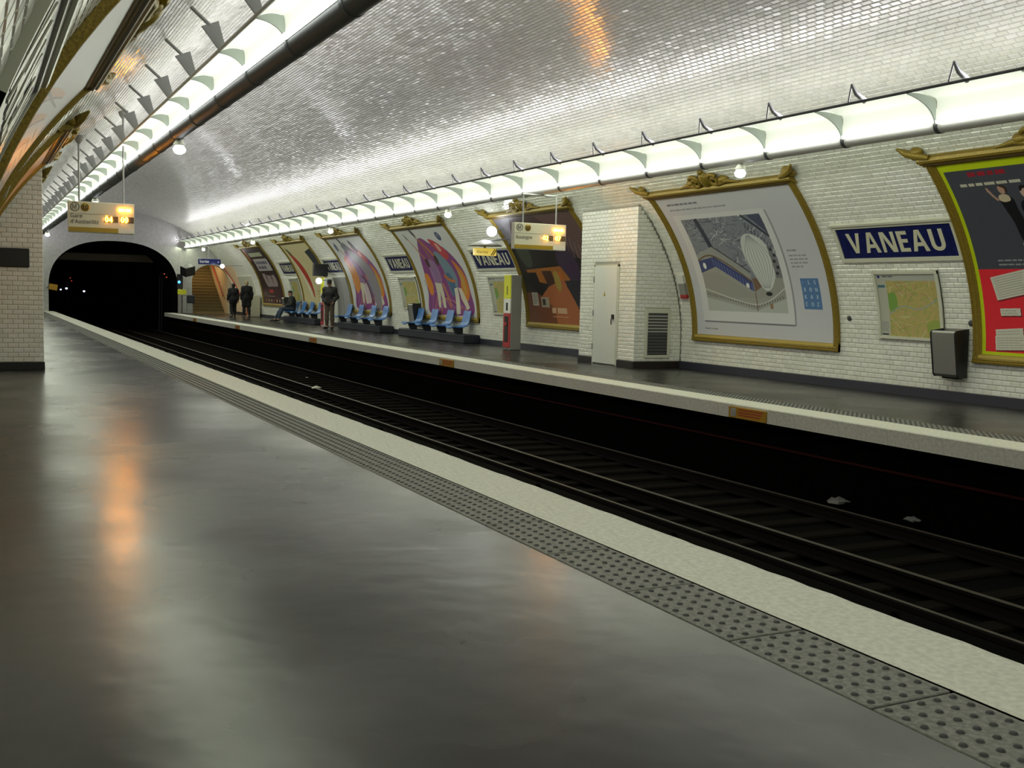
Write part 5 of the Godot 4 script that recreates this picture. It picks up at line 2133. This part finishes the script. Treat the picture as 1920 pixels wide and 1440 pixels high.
# ---------------------------------------------------------------- plates on the edge, litter
func make_litter() -> void:
	var nth := ["nearest, below the balloon poster", "second, below the dark collage poster", "third, below the standing man", "fourth, below the seated person", "farthest, before the couple"]
	var ds := [11.17, 21.3, 31.6, 42.0, 51.0]
	for i in 5:
		var t := thing("warning_plate", P(EDGE_R, -0.1, ds[i]), "ochre warning plate on the far platform edge, " + nth[i], "plate", "warning plates on the far platform edge")
		var s := S()
		wbox(s, EDGE_R - 0.02, EDGE_R + 0.02, -0.182, -0.03, ds[i] - 0.38, ds[i] + 0.38, 0.004)
		obj("plate", s, M.orange_plate, t)
		s = S()
		wbox(s, EDGE_R - 0.024, EDGE_R, -0.16, -0.05, ds[i] + 0.22, ds[i] + 0.33)
		obj("pictogram", s, M.white_face, t)
		for k in 3:
			s = S()
			wbox(s, EDGE_R - 0.022, EDGE_R, -0.07 - k * 0.036, -0.055 - k * 0.036, ds[i] - 0.33 + k * 0.03, ds[i] + 0.17)
			obj("print_line", s, M.red, t)
	var lit := [[7.48, 25.5, 0.16, "white crumpled paper beside the third rail line, largest scrap on the track"], [8.2, 28.9, 0.05, "tiny pale scrap between the rails of the far track"], [9.0, 30.6, 0.05, "tiny grey scrap by the far pit wall"], [9.3, 9.6, 0.16, "pale torn paper on the dark bed below the far platform"], [9.35, 8.5, 0.12, "faint scrap of paper nearest the camera on the track bed"]]
	for q in lit:
		var r: float = q[2]
		var s := S()
		var rows := []
		for i in 5:
			var row := []
			for j in 9:
				var a := TAU * j / 8
				var rr := r * sin(PI * i / 4.0) * rng.randf_range(0.6, 1.1)
				row.append(P(q[0] + rr * cos(a), -1.03 + (r * 0.55 * (1 - i / 4.0)) * rng.randf_range(0.5, 1.1), q[1] + rr * sin(a)))
			row[8] = row[0]
			rows.append(row)
		sheet(s, rows, Vector3.UP, false)
		tag(obj("paper_scrap", s, M.paper if r > 0.1 and q[1] > 20 else M.grey), q[3], "litter", "scraps on the track bed")


# ---------------------------------------------------------------- people: joints with radii, joined by a smooth minimum and meshed as surface nets
# bones: [a, b, radius at a, radius at b]
func nets(s: SurfaceTool, bones: Array, cell: float, k: float) -> void:
	var lo := Vector3.ONE * 1e9
	var hi := -lo
	for b in bones:
		for e in 2:
			var r: float = b[2 + e] + k + 2.5 * cell
			lo = lo.min(b[e] - Vector3.ONE * r)
			hi = hi.max(b[e] + Vector3.ONE * r)
	var n := Vector3i(((hi - lo) / cell).ceil()) + Vector3i.ONE
	var v := PackedFloat32Array()
	v.resize(n.x * n.y * n.z)
	v.fill(1.0)
	for b in bones:
		var m: float = maxf(b[2], b[3]) + k + 2.5 * cell
		var p0: Vector3 = (b[0] as Vector3).min(b[1]) - Vector3.ONE * m
		var p1: Vector3 = (b[0] as Vector3).max(b[1]) + Vector3.ONE * m
		var i0 := Vector3i(((p0 - lo) / cell).floor()).clamp(Vector3i.ZERO, n - Vector3i.ONE)
		var i1 := Vector3i(((p1 - lo) / cell).ceil()).clamp(Vector3i.ZERO, n - Vector3i.ONE)
		var a: Vector3 = b[0]
		var ab: Vector3 = b[1] - a
		var inv := 1.0 / maxf(ab.length_squared(), 1e-9)
		var ra: float = b[2]
		var rd: float = b[3] - ra
		for z in range(i0.z, i1.z + 1):
			for y in range(i0.y, i1.y + 1):
				var at := (z * n.y + y) * n.x
				for x in range(i0.x, i1.x + 1):
					var q := lo + Vector3(x, y, z) * cell - a
					var t := clampf(q.dot(ab) * inv, 0.0, 1.0)
					var d := (q - ab * t).length() - ra - rd * t
					var o := v[at + x]
					var h := maxf(k - absf(d - o), 0.0) / k
					v[at + x] = minf(d, o) - h * h * k * 0.25
	var vert := {}
	var sx := 1
	var sy := n.x
	var sz := n.x * n.y
	var corner := [0, sx, sy, sx + sy, sz, sx + sz, sy + sz, sx + sy + sz]
	var edges := [[0, 1], [2, 3], [4, 5], [6, 7], [0, 2], [1, 3], [4, 6], [5, 7], [0, 4], [1, 5], [2, 6], [3, 7]]
	for z in n.z - 1:
		for y in n.y - 1:
			for x in n.x - 1:
				var at := z * sz + y * sy + x
				var neg := 0
				for c in corner:
					if v[at + c] < 0: neg += 1
				if neg == 0 or neg == 8:
					continue
				var sum := Vector3.ZERO
				var cnt := 0
				for e in edges:
					var a: float = v[at + corner[e[0]]]
					var b: float = v[at + corner[e[1]]]
					if (a < 0) != (b < 0):
						var f := a / (a - b)
						var c0 := Vector3(e[0] & 1, (e[0] >> 1) & 1, e[0] >> 2)
						var c1 := Vector3(e[1] & 1, (e[1] >> 1) & 1, e[1] >> 2)
						sum += c0.lerp(c1, f)
						cnt += 1
				vert[at] = lo + (Vector3(x, y, z) + sum / cnt) * cell
	s.set_smooth_group(0)
	for at in vert:
		for ax in 3:
			var st: int = [sx, sy, sz][ax]
			var u: int = [sy, sz, sx][ax]
			var w: int = [sz, sx, sy][ax]
			var a := v[at]
			var b := v[at + st]
			if (a < 0) == (b < 0) or not (vert.has(at - u) and vert.has(at - w) and vert.has(at - u - w)):
				continue
			var out: Vector3 = [Vector3.RIGHT, Vector3.UP, Vector3(0, 0, 1)][ax] * (1.0 if a < 0 else -1.0)
			var q := [vert[at], vert[at - u], vert[at - u - w], vert[at - w]]
			var nn: Vector3 = (q[2] - q[0]).cross(q[3] - q[1])
			var flip := nn.dot(out) > 0
			for i in ([0, 2, 1, 0, 3, 2] if flip else [0, 1, 2, 0, 2, 3]):
				s.add_vertex(q[i])
	s.set_smooth_group(-1)


# J: joints in the person's own axes (x to their left, y up, z ahead), in metres for their height
func make_person(label: String, at: Vector3, yaw: float, J: Dictionary, look: Dictionary) -> void:
	var t := thing("person", at, label, "person")
	var xf := Transform3D(Basis(Vector3.UP, yaw), at)
	var mv := func(list: Array, grow := 0.0) -> Array:
		var r := []
		for b in list:
			r.append([xf * b[0], xf * b[1], b[2] + grow, b[3] + grow])
		return r
	var trunk := [
		[J.pelvis + Vector3(0.06, 0, 0), J.pelvis - Vector3(0.06, 0, 0), 0.112, 0.112],
		[J.pelvis, J.waist, 0.115, 0.11], [J.waist, J.chest, 0.11, 0.125],
		[J.chest + Vector3(0.06, 0, 0), J.chest - Vector3(0.06, 0, 0), 0.115, 0.115],
		[J.shoulder_l, J.shoulder_r, 0.07, 0.07], [J.chest, J.neck, 0.1, 0.06],
	]
	var arms := []
	var legs := []
	var feet := []
	for e in ["l", "r"]:
		arms.append([J["shoulder_" + e], J["elbow_" + e], 0.058, 0.043])
		arms.append([J["elbow_" + e], J["wrist_" + e], 0.043, 0.03])
		legs.append([J["hip_" + e], J["knee_" + e], 0.088, 0.06])
		legs.append([J["knee_" + e], J["knee_" + e].lerp(J["ankle_" + e], 0.35), 0.058, 0.06])
		legs.append([J["knee_" + e].lerp(J["ankle_" + e], 0.35), J["ankle_" + e], 0.06, 0.038])
		var toe: Vector3 = J["toe_" + e]
		feet.append([J["ankle_" + e], J["ankle_" + e] - (toe - J["ankle_" + e]) * 0.25 + Vector3(0, -0.05, 0), 0.04, 0.036])
		feet.append([J["ankle_" + e] + Vector3(0, -0.04, 0), toe, 0.042, 0.032])
	var hd: Vector3 = J.head
	var f: Vector3 = J.gaze.normalized()
	var side := Vector3.UP.cross(f).normalized()
	var up := f.cross(side).normalized()
	var head := [
		[hd + up * 0.04 - f * 0.015, hd + up * 0.035 + f * 0.02, 0.083, 0.078], [hd - up * 0.02 + f * 0.015, hd - up * 0.07 + f * 0.035, 0.066, 0.042],
		[hd - up * 0.02 + f * 0.085, hd - up * 0.035 + f * 0.102, 0.012, 0.014],
		[hd + side * 0.08 - up * 0.01, hd + side * 0.083 - up * 0.03, 0.014, 0.01], [hd - side * 0.08 - up * 0.01, hd - side * 0.083 - up * 0.03, 0.014, 0.01],
		[J.neck, hd - up * 0.06, 0.052, 0.05],
	]
	var s := S()
	nets(s, mv.call(trunk + arms + legs + feet + [[J.neck, hd - up * 0.05, 0.054, 0.05]]), 0.018, 0.05)
	nets(s, mv.call(head), 0.008, 0.02)
	for e in ["l", "r"]:
		nets(s, mv.call(hand_bones(J["elbow_" + e], J["wrist_" + e], f, 1.0 if e == "l" else -1.0)), 0.005, 0.008)
	obj("body", s, look.skin, t)
	s = S()
	var coat := trunk + arms.map(func(b): return [b[0], b[1] - (b[1] - b[0]).normalized() * (0.03 if b[3] < 0.035 else 0.0), b[2], b[3] + 0.004])
	if look.get("coat", 0.0) > 0.0:
		for e in ["l", "r"]:
			var h: Vector3 = J["hip_" + e]
			coat = coat + [[h + Vector3(0, 0.06, 0), h.lerp(J["knee_" + e], look.coat), 0.105, 0.1]]
	nets(s, mv.call(coat, 0.022), 0.02, 0.06)
	obj("jacket", s, look.jacket, t)
	s = S()
	nets(s, mv.call([trunk[0]] + legs, 0.016), 0.018, 0.04)
	obj("trousers", s, look.trousers, t)
	for i in 2:
		s = S()
		nets(s, mv.call(feet.slice(i * 2, i * 2 + 2), 0.008), 0.01, 0.02)
		obj("shoe", s, M.black, t)
	s = S()
	nets(s, mv.call([[hd + up * 0.055 - f * 0.025, hd + up * 0.06 + f * 0.012, 0.086, 0.079], [hd - f * 0.03 + up * 0.03, hd - f * 0.045 - up * look.get("hair", 0.03), 0.078, 0.06]]), 0.009, 0.02)
	obj("hair", s, look.hair_mat, t)
	if look.has("cap"):
		s = S()
		nets(s, mv.call([[hd + up * 0.085 - f * 0.02, hd + up * 0.085 + f * 0.02, 0.082, 0.08], [hd + up * 0.06 + f * 0.07 + side * 0.04, hd + up * 0.06 + f * 0.07 - side * 0.04, 0.03, 0.03], [hd + up * 0.055 + f * 0.13, hd + up * 0.055 + f * 0.1, 0.02, 0.03]]), 0.009, 0.02)
		obj("cap", s, look.cap, t)
	for e in [-1.0, 1.0]:
		s = S()
		nets(s, mv.call([[hd + f * 0.078 + side * e * 0.032 + up * 0.005, hd + f * 0.081 + side * e * 0.034 + up * 0.005, 0.009, 0.009]]), 0.004, 0.004)
		obj("eye", s, M.black, t)
	s = S()
	nets(s, mv.call([[hd + f * 0.082 - up * 0.068 + side * 0.018, hd + f * 0.082 - up * 0.068 - side * 0.018, 0.007, 0.007]]), 0.004, 0.004)
	obj("mouth", s, look.lips, t)


func hand_bones(elbow: Vector3, wrist: Vector3, ahead: Vector3, hand: float) -> Array:
	var d := (wrist - elbow).normalized()
	var w := (ahead - d * ahead.dot(d)).normalized()         # thumb side looks ahead
	var inn := d.cross(w).normalized() * hand                # palm side, towards the body
	if inn.x * hand > 0:
		inn = -inn
	var r := [[wrist - d * 0.02, wrist + d * 0.03, 0.028, 0.026]]
	for k in 4:
		var o := w * (0.027 - 0.018 * k)
		r.append([wrist + d * 0.02 + o * 0.7, wrist + d * 0.085 + o, 0.016, 0.012])
		var l: float = [0.038, 0.043, 0.04, 0.031][k]
		var a := wrist + d * 0.085 + o
		var b := a + (d + inn * 0.25).normalized() * l
		var c := b + (d * 0.75 + inn * 0.7).normalized() * l * 0.65
		var e := c + (d * 0.4 + inn).normalized() * l * 0.5
		r.append([a, b, 0.0095, 0.009])
		r.append([b, c, 0.009, 0.0085])
		r.append([c, e, 0.0085, 0.0075])
	var tb := wrist + d * 0.025 + w * 0.024
	var tm := tb + (d * 0.7 + w * 0.6 + inn * 0.3).normalized() * 0.045
	r.append([tb, tm, 0.013, 0.0105])
	r.append([tm, tm + (d + w * 0.15 + inn * 0.3).normalized() * 0.033, 0.0105, 0.008])
	return r


func standing(h: float) -> Dictionary:
	var k := h / 1.75
	var J := {"pelvis": Vector3(0, 0.95, 0), "waist": Vector3(0, 1.09, 0.005), "chest": Vector3(0, 1.29, 0), "neck": Vector3(0, 1.47, -0.005), "head": Vector3(0, 1.625, 0.015), "gaze": Vector3(0, -0.1, 1),
		"shoulder_l": Vector3(0.175, 1.42, -0.01), "elbow_l": Vector3(0.245, 1.14, -0.03), "wrist_l": Vector3(0.25, 0.89, 0.05),
		"shoulder_r": Vector3(-0.175, 1.42, -0.01), "elbow_r": Vector3(-0.245, 1.14, -0.03), "wrist_r": Vector3(-0.25, 0.89, 0.05),
		"hip_l": Vector3(0.09, 0.91, 0), "knee_l": Vector3(0.1, 0.5, 0.01), "ankle_l": Vector3(0.105, 0.095, -0.02), "toe_l": Vector3(0.135, 0.045, 0.16),
		"hip_r": Vector3(-0.09, 0.91, 0), "knee_r": Vector3(-0.1, 0.5, 0.01), "ankle_r": Vector3(-0.105, 0.095, -0.02), "toe_r": Vector3(-0.135, 0.045, 0.16)}
	for n in J:
		if n != "gaze": J[n] *= k
	return J


func make_people() -> void:
	var skin := mat(lin(0.42, 0.25, 0.17), 0.55)
	var lips := mat(lin(0.28, 0.1, 0.08), 0.5)
	var dark_hair := mat(lin(0.012, 0.009, 0.008), 0.6)
	# the man waiting by the alarm post
	var J := standing(1.78)
	J.gaze = Vector3(0.15, -0.35, 1)
	J.head += Vector3(0, -0.01, 0.03)
	J.elbow_l = Vector3(0.27, 1.17, -0.05)
	J.wrist_l = Vector3(0.19, 0.99, 0.12)
	J.elbow_r = Vector3(-0.27, 1.17, -0.05)
	J.wrist_r = Vector3(-0.2, 0.97, 0.1)
	make_person("man standing in dark cap, black jacket and brown trousers on the far platform", P(11.58, 0, 37.9), -0.65, J, {"skin": skin, "lips": lips, "hair_mat": dark_hair, "cap": mat(lin(0.02, 0.014, 0.012), 0.8), "jacket": mat(lin(0.012, 0.010, 0.012), 0.7), "trousers": mat(lin(0.085, 0.06, 0.042), 0.8)})
	# the couple walking away
	J = standing(1.62)
	J.gaze = Vector3(0.25, 0.0, 1)
	J.knee_r += Vector3(0, 0.01, 0.1); J.ankle_r += Vector3(0, 0.0, 0.12); J.toe_r += Vector3(0, 0.02, 0.12)
	J.ankle_l += Vector3(0, 0.03, -0.14); J.toe_l += Vector3(0, 0.0, -0.12); J.knee_l += Vector3(0, 0, -0.02)
	J.wrist_l += Vector3(0, 0.02, 0.1); J.wrist_r += Vector3(0, 0.02, -0.08)
	make_person("shorter walker of the couple, dark hair, black coat and trousers, seen from behind", P(11.2, 0, 52.4), PI, J, {"skin": skin, "lips": lips, "hair_mat": dark_hair, "hair": 0.1, "jacket": mat(lin(0.007, 0.007, 0.01), 0.8), "trousers": mat(lin(0.006, 0.006, 0.008), 0.8), "coat": 0.25})
	J = standing(1.76)
	J.gaze = Vector3(-0.2, 0.0, 1)
	J.knee_l += Vector3(0, 0.01, 0.08); J.ankle_l += Vector3(0, 0, 0.1); J.toe_l += Vector3(0, 0.02, 0.1)
	J.ankle_r += Vector3(0, 0.02, -0.1); J.toe_r += Vector3(0, 0, -0.08)
	make_person("taller walker of the couple with fair hair and long black coat, seen from behind", P(11.62, 0, 51.4), PI, J, {"skin": skin, "lips": lips, "hair_mat": mat(lin(0.4, 0.31, 0.17), 0.6), "jacket": mat(lin(0.006, 0.006, 0.008), 0.8), "trousers": mat(lin(0.006, 0.006, 0.007), 0.8), "coat": 0.75})
	# the one on a blue seat
	J = {"pelvis": Vector3(0, 0.56, -0.02), "waist": Vector3(0, 0.7, -0.05), "chest": Vector3(0, 0.89, -0.03), "neck": Vector3(0, 1.07, 0.02), "head": Vector3(0, 1.22, 0.07), "gaze": Vector3(0.3, -0.2, 1),
		"shoulder_l": Vector3(0.17, 1.02, 0.0), "elbow_l": Vector3(0.23, 0.76, 0.08), "wrist_l": Vector3(0.14, 0.68, 0.3),
		"shoulder_r": Vector3(-0.17, 1.02, 0.0), "elbow_r": Vector3(-0.23, 0.76, 0.08), "wrist_r": Vector3(-0.14, 0.68, 0.3),
		"hip_l": Vector3(0.09, 0.56, 0.02), "knee_l": Vector3(0.13, 0.57, 0.44), "ankle_l": Vector3(0.13, 0.12, 0.62), "toe_l": Vector3(0.16, 0.045, 0.8),
		"hip_r": Vector3(-0.09, 0.56, 0.02), "knee_r": Vector3(-0.13, 0.56, 0.43), "ankle_r": Vector3(-0.13, 0.12, 0.7), "toe_r": Vector3(-0.15, 0.045, 0.88)}
	make_person("person sitting on a blue seat, dark hair, dark jacket and blue jeans", P(12.42, 0, 46.25), -PI / 2, J, {"skin": skin, "lips": lips, "hair_mat": dark_hair, "jacket": mat(lin(0.012, 0.014, 0.014), 0.8), "trousers": mat(lin(0.03, 0.05, 0.09), 0.8)})
